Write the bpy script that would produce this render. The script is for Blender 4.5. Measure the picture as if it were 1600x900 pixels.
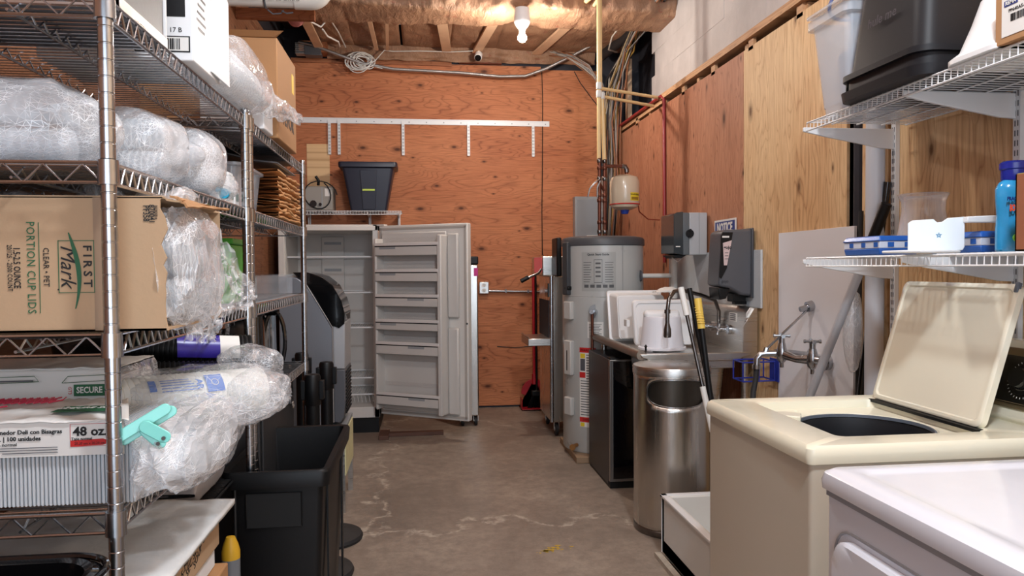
import bpy, bmesh, math, random
from mathutils import Vector, Matrix, noise
for _o in list(bpy.data.objects): bpy.data.objects.remove(_o)
SC = bpy.context.scene
COL = SC.collection
PI = math.pi
# ---------------------------------------------------------------- camera
cam_d = bpy.data.cameras.new('camera'); cam = bpy.data.objects.new('camera', cam_d); COL.objects.link(cam)
cam_d.sensor_width = 36; cam_d.lens = 1155/1600*36; cam_d.clip_start = .02; cam_d.clip_end = 100
_a = math.atan(140/1155); _p = math.atan(32/1155*math.cos(_a)); _r = math.radians(.4)
Fv = Vector((math.sin(_a)*math.cos(_p), math.cos(_a)*math.cos(_p), -math.sin(_p)))
Rv = Vector((math.cos(_a), -math.sin(_a), 0)); Uv = Rv.cross(Fv)
R2 = Rv*math.cos(_r)-Uv*math.sin(_r); U2 = Rv*math.sin(_r)+Uv*math.cos(_r)
_m = Matrix((R2, U2, -Fv)).transposed().to_4x4(); _m.translation = Vector((0, 0, 1.37))
cam.matrix_world = _m
SC.camera = cam
# ---------------------------------------------------------------- world, lamps, exposure
w = bpy.data.worlds.new('world'); SC.world = w; w.use_nodes = True
w.node_tree.nodes['Background'].inputs[0].default_value = (.75, .85, 1, 1)
w.node_tree.nodes['Background'].inputs[1].default_value = .28
def lamp(name, kind, loc, power, col, size=.1, size_y=None, aim=None):
    d = bpy.data.lights.new(name, kind); d.energy = power; d.color = col
    if kind == 'AREA':
        d.size = size
        if size_y: d.shape = 'RECTANGLE'; d.size_y = size_y
    else: d.shadow_soft_size = size
    o = bpy.data.objects.new(name, d); COL.objects.link(o); o.location = loc
    if aim is not None: o.rotation_euler = (Vector(aim)-Vector(loc)).to_track_quat('-Z', 'Y').to_euler()
    return o
lamp('ceiling_bulb_light', 'POINT', (.77, 5.6, 3.0), 44, (1, .90, .80), .05)
lamp('front_bulb_light', 'POINT', (.30, 2.7, 3.30), 50, (1, .97, .94), .08)
lamp('front_bulb_light', 'POINT', (.70, .5, 3.2), 150, (.84, .92, 1), .12)
lamp('doorway_daylight', 'AREA', (.1, -2.6, 1.6), 70, (.78, .88, 1), 3.0, 2.6, (.1, 4, 1.4))
SC.view_settings.view_transform = 'Standard'; SC.view_settings.look = 'None'
SC.view_settings.exposure = .36; SC.view_settings.gamma = 1
# ---------------------------------------------------------------- mesh helpers
class MB:
    def __init__(s): s.v = []; s.f = []
    def add(s, vs, fs):
        n = len(s.v); s.v += [tuple(v) for v in vs]; s.f += [tuple(i+n for i in f) for f in fs]; return s
    def bb(s, x0, y0, z0, x1, y1, z1):
        return s.add([(x0,y0,z0),(x1,y0,z0),(x1,y1,z0),(x0,y1,z0),(x0,y0,z1),(x1,y0,z1),(x1,y1,z1),(x0,y1,z1)],
                     [(0,3,2,1),(4,5,6,7),(0,1,5,4),(1,2,6,5),(2,3,7,6),(3,0,4,7)])
    def hexa(s, bot, top):     # two quads of 4 points
        return s.add(list(bot)+list(top), [(0,3,2,1),(4,5,6,7),(0,1,5,4),(1,2,6,5),(2,3,7,6),(3,0,4,7)])
    def frustum(s, x0, y0, x1, y1, z0, z1, ins, flip=False):   # ins: how much the bottom (or top) is smaller on each side
        a = [(x0,y0),(x1,y0),(x1,y1),(x0,y1)]; b = [(x0+ins,y0+ins),(x1-ins,y0+ins),(x1-ins,y1-ins),(x0+ins,y1-ins)]
        if flip: a, b = b, a
        return s.hexa([(x,y,z0) for x,y in b], [(x,y,z1) for x,y in a])
    def obb(s, c, ax, ay, az):  # centre and three half-axis vectors
        c, ax, ay, az = map(Vector, (c, ax, ay, az))
        return s.hexa([c-ax-ay-az, c+ax-ay-az, c+ax+ay-az, c-ax+ay-az], [c-ax-ay+az, c+ax-ay+az, c+ax+ay+az, c-ax+ay+az])
    def tube(s, pts, r, seg=8, closed=False, caps=True):
        P = [Vector(p) for p in pts]; n = len(P); vs = []; up = None
        R = r if isinstance(r, (list, tuple)) else [r]*n
        for i, p in enumerate(P):
            a = P[(i-1) % n] if (closed or i > 0) else p; b = P[(i+1) % n] if (closed or i < n-1) else p
            t = (b-a)
            if t.length < 1e-9: t = Vector((0,0,1))
            t.normalize()
            if up is None:
                up = Vector((0,0,1)) if abs(t.z) < .9 else Vector((1,0,0))
            u = t.cross(up)
            if u.length < 1e-6: u = t.orthogonal()
            u.normalize(); v = u.cross(t); up = v
            # note: u x t keeps the frame from flipping
            vs += [p+(u*math.cos(2*PI*k/seg)+v*math.sin(2*PI*k/seg))*R[i] for k in range(seg)]
        fs = []
        for i in range(n if closed else n-1):
            j = (i+1) % n
            for k in range(seg):
                l = (k+1) % seg; fs.append((i*seg+k, i*seg+l, j*seg+l, j*seg+k))
        if caps and not closed: fs += [tuple(range(seg))[::-1], tuple((n-1)*seg+k for k in range(seg))]
        return s.add(vs, fs)
    def lathe(s, prof, c=(0,0,0), seg=32, axis='Z', a0=0, a1=2*PI):   # prof: list of (radius, height)
        full = abs(a1-a0-2*PI) < 1e-6; m = seg if full else seg+1; vs = []
        for r, h in prof:
            for k in range(m):
                t = a0+(a1-a0)*k/seg; x, y = r*math.cos(t), r*math.sin(t)
                q = (x, y, h) if axis == 'Z' else ((h, x, y) if axis == 'X' else (y, h, x))
                vs.append((c[0]+q[0], c[1]+q[1], c[2]+q[2]))
        fs = []
        for i in range(len(prof)-1):
            for k in range(seg):
                l = (k+1) % m; fs.append((i*m+k, i*m+l, (i+1)*m+l, (i+1)*m+k))
        return s.add(vs, fs)
    def disc(s, c, r, h, seg=24, axis='Z'):
        return s.lathe([(1e-4, 0), (r, 0), (r, h), (1e-4, h)], c, seg, axis)
    def prism(s, poly, axis, d0, d1):   # poly 2D, extruded along axis between d0 and d1
        f = {'X': lambda a, b, d: (d, a, b), 'Y': lambda a, b, d: (a, d, b), 'Z': lambda a, b, d: (a, b, d)}[axis]
        n = len(poly)
        return s.add([f(a, b, d0) for a, b in poly]+[f(a, b, d1) for a, b in poly],
                     [tuple(range(n))[::-1], tuple(range(n, 2*n))]+[(i, (i+1) % n, n+(i+1) % n, n+i) for i in range(n)])
    def grid(s, nu, nv, fn, cu=False):
        vs = [fn(i/(nu if cu else nu-1), j/(nv-1)) for j in range(nv) for i in range(nu)]
        fs = [(j*nu+i, j*nu+(i+1) % nu, (j+1)*nu+(i+1) % nu, (j+1)*nu+i) for j in range(nv-1) for i in range(nu if cu else nu-1)]
        return s.add(vs, fs)
def rrect(x0, y0, x1, y1, r, n=5):
    out = []
    for cx, cy, a in ((x1-r, y0+r, -PI/2), (x1-r, y1-r, 0), (x0+r, y1-r, PI/2), (x0+r, y0+r, PI)):
        out += [(cx+r*math.cos(a+PI/2*k/n), cy+r*math.sin(a+PI/2*k/n)) for k in range(n+1)]
    return out
def shell(mb, rings, cap0=True, cap1=False):   # loft equal-length rings of 3D points
    n = len(rings[0]); vs = [p for r in rings for p in r]; fs = []
    for i in range(len(rings)-1):
        for k in range(n): fs.append((i*n+k, i*n+(k+1) % n, (i+1)*n+(k+1) % n, (i+1)*n+k))
    if cap0: fs.append(tuple(range(n))[::-1])
    if cap1: fs.append(tuple((len(rings)-1)*n+k for k in range(n)))
    return mb.add(vs, fs)
WL = {}
def wl(o): return WL.get(o.name, Vector((0,0,0)))
def obj(name, mb, m, parent=None, smooth=None, bevel=0, seg=2, loc=None, thick=0, label=None):
    me = bpy.data.meshes.new(name)
    base = wl(parent) if parent else (Vector(loc) if loc is not None else Vector((0,0,0)))
    if loc is None and parent is None and mb.v:
        xs, ys, zs = zip(*[tuple(v) for v in mb.v]); base = Vector(((min(xs)+max(xs))/2, (min(ys)+max(ys))/2, min(zs)))
    me.from_pydata([tuple(Vector(v)-base) for v in mb.v], [], mb.f)
    bm = bmesh.new(); bm.from_mesh(me); bmesh.ops.recalc_face_normals(bm, faces=bm.faces); bm.to_mesh(me); bm.free()
    me.materials.append(m)
    if smooth:
        for p in me.polygons: p.use_smooth = True
        if smooth != 'all':
            try: me.set_sharp_from_angle(angle=math.radians(38))
            except Exception: pass
    o = bpy.data.objects.new(name, me); COL.objects.link(o)
    if parent: o.parent = parent; WL[o.name] = base
    else: o.location = base; WL[o.name] = base
    if thick:
        md = o.modifiers.new('solid', 'SOLIDIFY'); md.thickness = thick; md.offset = 0
    if bevel:
        md = o.modifiers.new('bevel', 'BEVEL'); md.width = bevel; md.segments = seg; md.limit_method = 'ANGLE'; md.angle_limit = math.radians(40)
        for p in me.polygons: p.use_smooth = True
        try: me.set_sharp_from_angle(angle=math.radians(60))
        except Exception: pass
    if label: o['label'] = label
    return o
def thing(name, loc, label, cat, group=None):
    o = bpy.data.objects.new(name, None); COL.objects.link(o); o.location = loc; WL[o.name] = Vector(loc)
    o.empty_display_size = .05
    return tag(o, label, cat, group)
def tag(o, label, cat, group=None):
    o['label'] = label; o['category'] = cat
    if group: o['group'] = group
    return o
def struct(name, mb, m, parent=None, **k):
    o = obj(name, mb, m, parent, loc=None if parent else (0,0,0), **k)
    if not parent: o['kind'] = 'structure'
    return o
def dup(root, loc, label=None, deep=True):
    r = root.copy(); COL.objects.link(r); r.location = loc
    if label: r['label'] = label
    for ch in list(root.children):
        c = ch.copy(); COL.objects.link(c); c.parent = r
        for g in list(ch.children):
            d = g.copy(); COL.objects.link(d); d.parent = c
    return r
def text(s, c, u, r, size, m, parent, name='lettering', bold=0, lift=.0006, align='CENTER', sx=1, shear=0, L=None, gap=1):
    """flat lettering: c centre point, u up vector, r right vector"""
    cu = bpy.data.curves.new(name, 'FONT'); cu.body = s; cu.size = size; cu.align_x = align; cu.align_y = 'CENTER'
    cu.offset = bold; cu.resolution_u = 2; cu.shear = shear; cu.extrude = .0003; cu.space_character = gap
    t = bpy.data.objects.new('tmp', cu); me = bpy.data.meshes.new_from_object(t)
    bpy.data.objects.remove(t); u = Vector(u).normalized(); r = Vector(r).normalized(); n = r.cross(u)
    b = wl(parent); c = Vector(c)+n*lift-b
    if L:
        xs = [v.co.x for v in me.vertices]; sx = L/(max(xs)-min(xs))
    for v in me.vertices: v.co = c+r*v.co.x*sx+u*v.co.y+n*v.co.z
    me.materials.clear(); me.materials.append(m)
    for p in me.polygons: p.material_index = 0
    o = bpy.data.objects.new(name, me); COL.objects.link(o); o.parent = parent; WL[o.name] = b
    return o
def patch(name, c, u, r, w_, h_, m, parent, lift=.0005, thick=.0006):   # a flat print or label
    u = Vector(u).normalized(); r = Vector(r).normalized(); n = r.cross(u); c = Vector(c)+n*(lift)
    return obj(name, MB().obb(c, r*w_/2, u*h_/2, n*thick/2), m, parent)
# ---------------------------------------------------------------- material helpers
def S(*c):
    return tuple(((x/255)/12.92 if x/255 <= .04045 else ((x/255+.055)/1.055)**2.4) for x in c)
MC = {}
class NT:
    def __init__(s, name):
        s.m = bpy.data.materials.new(name); s.m.use_nodes = True; s.n = s.m.node_tree.nodes; s.l = s.m.node_tree.links
        s.b = s.n['Principled BSDF']; s.out = s.n['Material Output']
    def node(s, t, **k):
        n = s.n.new(t)
        for a, b in k.items():
            if a.startswith('i_'): n.inputs[a[2:].replace('_', ' ')].default_value = b
            else: setattr(n, a, b)
        return n
    def coord(s, scale=(1,1,1), rot=(0,0,0)):
        t = s.node('ShaderNodeTexCoord'); mp = s.node('ShaderNodeMapping'); mp.inputs['Scale'].default_value = scale; mp.inputs['Rotation'].default_value = rot
        s.l.new(t.outputs['Object'], mp.inputs[0]); return mp.outputs[0]
    def noise(s, co, scale, detail=4, rough=.55, dist=0):
        n = s.node('ShaderNodeTexNoise'); n.inputs['Scale'].default_value = scale; n.inputs['Detail'].default_value = detail
        n.inputs['Roughness'].default_value = rough; n.inputs['Distortion'].default_value = dist; s.l.new(co, n.inputs['Vector']); return n.outputs['Fac']
    def ramp(s, fac, stops):
        r = s.node('ShaderNodeValToRGB'); e = r.color_ramp.elements
        while len(e) < len(stops): e.new(.5)
        for x, (p, c) in zip(e, stops): x.position = p; x.color = (*c, 1) if len(c) == 3 else c
        s.l.new(fac, r.inputs[0]); return r.outputs[0]
    def mix(s, fac, a, b, mode='MIX'):
        n = s.node('ShaderNodeMix', data_type='RGBA', blend_type=mode)
        for i, v in ((0, fac), (6, a), (7, b)):
            if isinstance(v, (int, float)): n.inputs[i].default_value = v
            elif isinstance(v, tuple): n.inputs[i].default_value = (*v, 1) if len(v) == 3 else v
            else: s.l.new(v, n.inputs[i])
        return n.outputs[2]
    def math(s, op, a, b=0):
        n = s.node('ShaderNodeMath', operation=op)
        for i, v in ((0, a), (1, b)):
            if isinstance(v, (int, float)): n.inputs[i].default_value = v
            else: s.l.new(v, n.inputs[i])
        return n.outputs[0]
    def bump(s, h, st, dist=.01):
        n = s.node('ShaderNodeBump'); n.inputs['Strength'].default_value = st; n.inputs['Distance'].default_value = dist
        s.l.new(h, n.inputs['Height']); s.l.new(n.outputs[0], s.b.inputs['Normal'])
def mat(name, col, rough=.5, metal=0, bump=0, bs=60, var=.0, vs=4, alpha=1, trans=0, coat=0, stretch=(1,1,1), emit=0, spec=None):
    if name in MC: return MC[name]
    t = NT(name); b = t.b; b.inputs['Roughness'].default_value = rough; b.inputs['Metallic'].default_value = metal
    b.inputs['Alpha'].default_value = alpha; b.inputs['Transmission Weight'].default_value = trans; b.inputs['Coat Weight'].default_value = coat
    if spec is not None: b.inputs['Specular IOR Level'].default_value = spec
    c = S(*col); b.inputs['Base Color'].default_value = (*c, 1)
    co = t.coord(stretch)
    if var:
        f = t.noise(co, vs, 5, .6)
        t.l.new(t.ramp(f, [(.25, tuple(x*(1-var) for x in c)), (.75, tuple(min(1, x*(1+var)) for x in c))]), b.inputs['Base Color'])
        t.l.new(t.math('ADD', t.math('MULTIPLY', f, .25), max(0, rough-.12)), b.inputs['Roughness'])
    if bump: t.bump(t.noise(co, bs, 3, .6), bump, .004)
    if emit: b.inputs['Emission Color'].default_value = (*c, 1); b.inputs['Emission Strength'].default_value = emit
    MC[name] = t.m; return t.m
def plywood(name, base, mid, dark, grain='X', seed=0, knots=1.0, freq=1.0, fig=.8):
    """rotary-cut softwood ply: wandering contour figure along the grain, small dark knots (2D in the sheet's own plane)"""
    t = NT(name); t.b.inputs['Roughness'].default_value = .6; t.b.inputs['Specular IOR Level'].default_value = .25
    tc = t.node('ShaderNodeTexCoord'); sx = t.node('ShaderNodeSeparateXYZ'); t.l.new(tc.outputs['Object'], sx.inputs[0])
    al, ac = {'X': (0, 2), 'Z': (2, 1), 'Y': (1, 2)}[grain]
    def vec(a, b):  # along, across
        c = t.node('ShaderNodeCombineXYZ'); t.l.new(t.math('MULTIPLY', sx.outputs[al], a), c.inputs[0]); t.l.new(t.math('MULTIPLY', sx.outputs[ac], b), c.inputs[1]); c.inputs[2].default_value = seed; return c.outputs[0]
    big = t.noise(vec(.36, 2.9), 1.25*freq, 3, .45, .5)
    # knots bend the figure round themselves
    kv = vec(2.6, 5.2); vo = t.node('ShaderNodeTexVoronoi', voronoi_dimensions='2D'); vo.inputs['Scale'].default_value = 1.0; t.l.new(kv, vo.inputs['Vector'])
    near = t.math('MULTIPLY', t.ramp(vo.outputs['Distance'], [(0, (1,)*3), (.32, (0,)*3)]), .05)
    band = t.math('ABSOLUTE', t.math('SINE', t.math('MULTIPLY', t.math('ADD', big, near), 95)))
    fine = t.noise(vec(2.2, 46), 2.4, 4, .7); broad = t.noise(vec(.5, 1.4), 1.6, 3, .5); grit = t.noise(vec(9, 60), 6, 3, .7)
    fg = t.ramp(band, [(0, (1,)*3), (.16, (.55,)*3), (.5, (.12,)*3), (1, (0,)*3)])
    c = t.mix(t.ramp(broad, [(.32, (0,)*3), (.7, (1,)*3)]), S(*base), S(*mid))
    c = t.mix(t.math('MULTIPLY', t.math('MULTIPLY', fg, t.ramp(broad, [(.25, (.35,)*3), (.6, (1,)*3)])), fig), c, S(*dark))
    c = t.mix(t.ramp(fine, [(.42, (0,)*3), (.72, (.5,)*3)]), c, S(*dark))
    c = t.mix(t.ramp(grit, [(.62, (0,)*3), (.75, (.35,)*3)]), c, S(*dark))
    sp = t.node('ShaderNodeSeparateColor'); t.l.new(vo.outputs['Color'], sp.inputs[0])
    keep = t.math('GREATER_THAN', sp.outputs[0], 1-.7*knots)
    rad = t.math('MULTIPLY', vo.outputs['Distance'], t.math('ADD', .6, t.math('MULTIPLY', sp.outputs[1], 1.5)))
    core = t.ramp(rad, [(0, (.95,)*3), (.035, (.85,)*3), (.06, (.45,)*3), (.14, (0,)*3)])
    c = t.mix(t.math('MULTIPLY', core, keep), c, tuple(x*.35 for x in S(*dark)))
    t.l.new(c, t.b.inputs['Base Color']); t.bump(t.math('ADD', fine, t.math('MULTIPLY', band, .5)), .22, .002)
    return t.m
def film(name, tint, dens, rough=.10, ws=26, bump=.5, wire=True):
    """clear plastic film: see-through on flats, with pale opaque lines painted along its creases as highlights"""
    t = NT(name); co = t.coord(); t.b.inputs['Base Color'].default_value = (*S(*tint), 1)
    t.b.inputs['Roughness'].default_value = rough; t.b.inputs['Coat Weight'].default_value = 1; t.b.inputs['Coat Roughness'].default_value = .04; t.b.inputs['Specular IOR Level'].default_value = 1
    f = t.noise(co, ws, 3, .55, 1.0)
    if wire:   # painted highlight lines follow the facet edges of the crumpled mesh
        wf = t.node('ShaderNodeWireframe'); wf.inputs['Size'].default_value = .0009; glint = t.math('MULTIPLY', wf.outputs[0], t.ramp(f, [(.4, (0,)*3), (.6, (1,)*3)]))
    else:
        rg = t.math('ABSOLUTE', t.math('SUBTRACT', f, .5)); glint = t.ramp(rg, [(0, (.8,)*3), (.02, (.3,)*3), (.05, (0,)*3)])  # thin noise contours made more opaque to imitate glints on folds
    lw = t.node('ShaderNodeLayerWeight'); lw.inputs['Blend'].default_value = .3
    a = t.math('ADD', t.math('MULTIPLY', lw.outputs['Facing'], .35), t.math('ADD', dens, t.math('MULTIPLY', glint, .55)))
    t.l.new(t.math('MINIMUM', a, 1), t.b.inputs['Alpha']); t.bump(f, bump, .006)
    return t.m
# ================================================================ materials
M = {}
M['chrome'] = mat('chrome_wire', (178,180,184), .24, 1, var=.12, vs=9)
M['chromed'] = mat('dark_chrome', (120,116,114), .3, 1, var=.25, vs=12)
M['wirewhite'] = mat('white_coated_wire', (226,228,230), .35)
M['wireblack'] = mat('black_coated_wire', (26,26,28), .4)
M['steel'] = mat('brushed_steel', (204,202,198), .3, 1, bump=.12, bs=40, var=.1, vs=3, stretch=(1,1,30))
M['steelv'] = mat('brushed_steel_vertical', (202,199,194), .24, 1, bump=.1, bs=60, var=.12, vs=5, stretch=(6,6,.25))
M['blackp'] = mat('black_plastic', (9,9,11), .46, bump=.05, bs=120, spec=.35)
M['blackg'] = mat('black_gloss', (10,10,12), .1, coat=.5)
M['white'] = mat('white_plastic', (232,233,234), .35, var=.03)
M['cream'] = mat('almond_enamel', (238,234,212), .22, coat=.4, var=.015)
M['enamel'] = mat('white_enamel', (226,230,240), .22, coat=.4, var=.015)
M['ply'] = plywood('ply_back', (204,134,92), (184,112,74), (108,58,38), 'X', 0, .9, 1.0, .65)
M['plyr'] = plywood('ply_right_red', (192,138,108), (172,114,86), (112,64,44), 'Z', 3, .8, 1.3, .7)
M['plyy'] = plywood('ply_right_yellow', (234,204,160), (222,182,134), (162,108,66), 'Z', 7, .7, .9, .6)
M['wood'] = plywood('lumber', (212,172,132), (196,150,110), (150,104,70), 'Y', 2, .3)
M['woodx'] = plywood('joist_lumber', (170,110,76), (150,92,60), (110,62,40), 'X', 5, .4)
M['strip'] = mat('furring_pine', (214,176,142), .6, var=.12, vs=6, bump=.1)
M['card'] = mat('kraft_cardboard', (182,152,120), .7, var=.05, vs=3, bump=.08, bs=90)
M['cardb'] = mat('brown_cardboard', (170,126,84), .7, var=.05, vs=3, bump=.08, bs=90)
M['cardw'] = mat('white_cardboard', (232,234,236), .5, var=.03)
M['ink'] = mat('black_ink', (22,22,24), .5)
M['green'] = mat('green_ink', (34,96,62), .5)
M['red'] = mat('red_ink', (196,40,40), .5)
M['blue'] = mat('blue_ink', (28,104,196), .45)
M['navy'] = mat('navy_plastic', (36,40,56), .4, bump=.05, bs=90)
M['copper'] = mat('copper_pipe', (112,68,54), .42, .8, var=.3, vs=12)
M['cpvc'] = mat('cream_pipe', (226,196,142), .4, var=.05)
M['pvc'] = mat('white_pipe', (216,214,208), .4, var=.05)
M['grey'] = mat('grey_enamel', (150,154,158), .35, var=.03)
M['dgrey'] = mat('dark_grey_plastic', (84,86,92), .4, bump=.05, bs=100)
M['heat'] = mat('heater_grey_enamel', (182,184,182), .3, coat=.15, var=.03)
M['label'] = mat('white_label', (226,224,220), .5)
M['rubber'] = mat('black_rubber', (34,34,36), .62, var=.2, bump=.1)
M['film'] = film('clear_film', (244,247,252), .14, .08, 22)
M['films'] = film('clear_film_smooth', (240,244,250), .20, .08, 14, .7, False)
M['filmd'] = film('milky_film', (242,245,250), .30, .08, 16, .5)
M['cup'] = mat('frosted_cup_plastic', (226,230,234), .25, alpha=.86, coat=.5)
M['clear'] = mat('clear_tub_plastic', (216,222,230), .15, alpha=.42, coat=.5)
M['clear2'] = mat('thin_clear_plastic', (216,222,230), .1, alpha=.16, coat=1)
M['creamg'] = mat('glossy_almond_lid', (238,234,214), .12, coat=1)
M['creamg'].node_tree.nodes['Principled BSDF'].inputs['Coat IOR'].default_value = 1.8
M['glass'] = NT('clear_glass').m
_b = M['glass'].node_tree.nodes['Principled BSDF']; _n = M['glass'].node_tree.nodes; _lw = _n.new('ShaderNodeLayerWeight'); _lw.inputs['Blend'].default_value = .45; _rp = _n.new('ShaderNodeMapRange'); _rp.inputs['To Min'].default_value = .05; _rp.inputs['To Max'].default_value = .7; M['glass'].node_tree.links.new(_lw.outputs['Facing'], _rp.inputs['Value']); M['glass'].node_tree.links.new(_rp.outputs[0], _b.inputs['Alpha']); _b.inputs['Roughness'].default_value = .03; _b.inputs['Specular IOR Level'].default_value = 1; _b.inputs['Coat Weight'].default_value = 1; _b.inputs['Base Color'].default_value = (.9, .9, .9, 1)
M['plyl'] = plywood('ply_left_dimmed', (150,104,76), (132,88,62), (84,50,34), 'Y', 11, .6, 1.0, .6)  # darker copy of the ply, dim light on this wall put into its colour
# kraft-faced insulation
t = NT('kraft_insulation'); co = t.coord(); f1 = t.noise(co, 3.5, 5, .6, .8); f2 = t.noise(t.coord((2.2, 1, 1)), 8, 5, .7, 1.2)
t.l.new(t.mix(t.ramp(t.noise(t.coord((6,14,30)), 2.2, 2, .4), [(.66, (0,)*3), (.72, (.5,)*3)]), t.ramp(f1, [(.25, S(128,94,72)), (.6, S(164,126,98)), (.85, S(184,146,116))]), S(150,66,52)), t.b.inputs['Base Color'])
t.b.inputs['Roughness'].default_value = .55; t.bump(f2, .6, .03); M['kraft'] = t.m
# concrete floor
t = NT('worn_concrete'); co = t.coord(); f1 = t.noise(co, 1.3, 6, .65, .4); f2 = t.noise(co, 14, 6, .75); f3 = t.noise(co, 90, 3, .7)
c = t.ramp(f1, [(.25, S(122,110,100)), (.5, S(154,140,127)), (.75, S(184,171,156))])
c = t.mix(t.ramp(f2, [(.38, (.55,)*3), (.62, (0,)*3)]), c, S(112,100,90))
c = t.mix(t.ramp(f3, [(.62, (0,)*3), (.72, (.4,)*3)]), c, S(196,186,172))
vo = t.node('ShaderNodeTexVoronoi', feature='DISTANCE_TO_EDGE'); vo.inputs['Scale'].default_value = .42
ad = t.node('ShaderNodeVectorMath', operation='MULTIPLY_ADD'); nz = t.node('ShaderNodeTexNoise'); nz.inputs['Scale'].default_value = 2.5; nz.inputs['Detail'].default_value = 6
t.l.new(co, nz.inputs['Vector']); t.l.new(nz.outputs['Color'], ad.inputs[0]); ad.inputs[1].default_value = (.8,)*3; t.l.new(co, ad.inputs[2]); t.l.new(ad.outputs[0], vo.inputs['Vector'])
cr = t.ramp(vo.outputs['Distance'], [(0, (1,)*3), (.004, (.8,)*3), (.011, (0,)*3)])
cr = t.math('MULTIPLY', cr, t.ramp(f2, [(.42, (0,)*3), (.6, (1,)*3)]))
c = t.mix(cr, c, S(192,182,168))
t.l.new(c, t.b.inputs['Base Color']); t.l.new(t.math('ADD', t.math('MULTIPLY', f2, .3), .36), t.b.inputs['Roughness']); t.bump(t.math('ADD', f3, t.math('MULTIPLY', f2, 1.5)), .25, .004); M['floor'] = t.m
# painted block
t = NT('painted_block'); co = t.coord(); f1 = t.noise(co, 2, 5, .6); f2 = t.noise(co, 60, 4, .7)
t.l.new(t.ramp(f1, [(.3, S(176,170,168)), (.7, S(206,200,198))]), t.b.inputs['Base Color']); t.b.inputs['Roughness'].default_value = .8; t.bump(f2, .5, .004); M['block'] = t.m
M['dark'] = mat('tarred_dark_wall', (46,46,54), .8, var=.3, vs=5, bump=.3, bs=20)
M['dbrown'] = mat('dark_recess_board', (48,28,24), .8, var=.3)  # near-black brown for the boards of the open ceiling bay
# ================================================================ the setting
XW, XL, YB = 1.87, -1.25, 7.19
struct('floor', MB().bb(XL-.1, -3, -.1, XW+.3, YB+.1, 0), M['floor'])
# back wall and its plywood sheets
wb = struct('wall_back', MB().bb(XL-.1, YB+.016, 0, 2.2, YB+.1, 3.7), M['dark'])
for x0, x1, z0, z1 in ((-1.25, -.70, .02, 1.38), (-.6995, 1.169, .02, 1.23), (-1.25, -.70, 1.3805, 2.585), (-1.25, -.70, 2.5855, 3.33), (-.6995, 1.169, 1.2305, 2.44), (-.6995, 1.169, 2.4405, 3.33), (1.171, 1.74, .02, 2.44), (1.171, 1.74, 2.4405, 3.30)):
    struct('plywood_sheet', MB().bb(x0, YB, z0, x1, YB+.014, z1), M['ply'], wb)
struct('patch_board', MB().bb(-1.07, YB-.006, 1.93, -.86, YB+.0, 2.55), M['plyy'], wb)
# left wall
wlft = struct('wall_left', MB().bb(XL-.1, -3, 0, XL-.016, YB, 3.7), M['dark'])
for k in range(8):
    struct('plywood_sheet', MB().bb(XL-.014, -2.6+k*1.226, .02, XL, -2.6+k*1.226+1.22, 3.3), M['plyl'], wlft)
# right wall: ply to 2.66 m, a sawn ledger on top, painted block above and behind
wr = struct('wall_right', MB().bb(2.16, -3, 0, 2.3, YB+.1, 3.7), M['dark'])
for y0, y1, k in ((5.575, 7.02, 'plyr'), (4.147, 5.57, 'plyr'), (3.082, 4.141, 'plyy'), (2.79, 2.965, 'plyy'), (1.57, 2.76, 'plyy'), (.345, 1.565, 'plyy'), (-3, .34, 'plyy')):
    struct('plywood_sheet', MB().bb(XW, y0, .02, XW+.014, y1, 2.62), M[k], wr)
for y in (7.0, 5.98, 5.57, 4.9, 4.14, 3.47, 2.77, 2.16, 1.56, .9):
    struct('wall_stud', MB().bb(XW+.015, y-.02, 0, XW+.10, y+.02, 2.66), M['wood'], wr)
struct('service_pipe', MB().tube([(XW+.03, 3.024, 0), (XW+.03, 3.024, 2.6)], .03), M['dark'], wr)
struct('trim_1', MB().bb(XW-.02, -2, 2.665, XW+.10, 5.62, 2.705), M['wood'])
struct('trim_2', MB().bb(XW, 5.62, 2.645, XW+.09, 7.02, 2.68), M['wood'])
for y in (6.3, 5.15, 4.6, 4.05, 3.5): struct('blocking', MB().bb(XW, y-.03, 2.6, XW+.02, y+.03, 2.665), M['wood'], wr)
random.seed(4)
for j in range(5):
    z0 = 2.60+j*.2
    for k in range(24):
        y0 = -2.9+k*.4+(.2 if j % 2 else 0); y1 = y0+.3992
        if y0 > 6.15: continue
        y1 = min(y1, 6.2+.05*math.sin(j*2.3))
        struct('concrete_block', MB().bb(1.985+random.uniform(-.0015, .0015), y0, z0, 2.155, y1, z0+.1990), M['block'], wr)
struct('corner_post', MB().bb(1.96, 6.9, 2.3, 2.0, 6.98, 3.35), M['strip'], wr)
# ceiling: deck, joists, kraft faced batts, furring strips
ce = struct('ceiling', MB().bb(XL-.1, -3, 3.75, 2.3, YB+.1, 3.85), M['woodx'])
def batt(x0, y0, x1, y1, z, amp, seed, nx=40, ny=16, sag=.03, name='insulation_batt'):
    def fn(u, v):
        x, y = x0+(x1-x0)*u, y0+(y1-y0)*v; e = (math.sin(PI*u)*math.sin(PI*v))**.3 if 0 < u < 1 and 0 < v < 1 else 0
        n = noise.noise(Vector((x*3+seed, y*3, seed)))+.5*noise.noise(Vector((x*9+seed, y*6, seed)))+.35*abs(noise.noise(Vector((x*14, y*5, seed*3))))
        return (x, y, z-sag*e+amp*n*max(.25, e))
    return struct(name, MB().grid(nx, ny, fn), M['kraft'], ce, smooth='all')
for k, (x0, x1) in enumerate(((-.66, -.40), (-.62, -.18), (-.16, .28), (.28, .72), (.72, 1.20), (1.20, 1.98))):
    if k == 0: x0, x1 = -.95, -.60
    batt(x0, 6.02, x1, 7.10, 3.465, .03, k*3.1+1, 34, 40)
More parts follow.
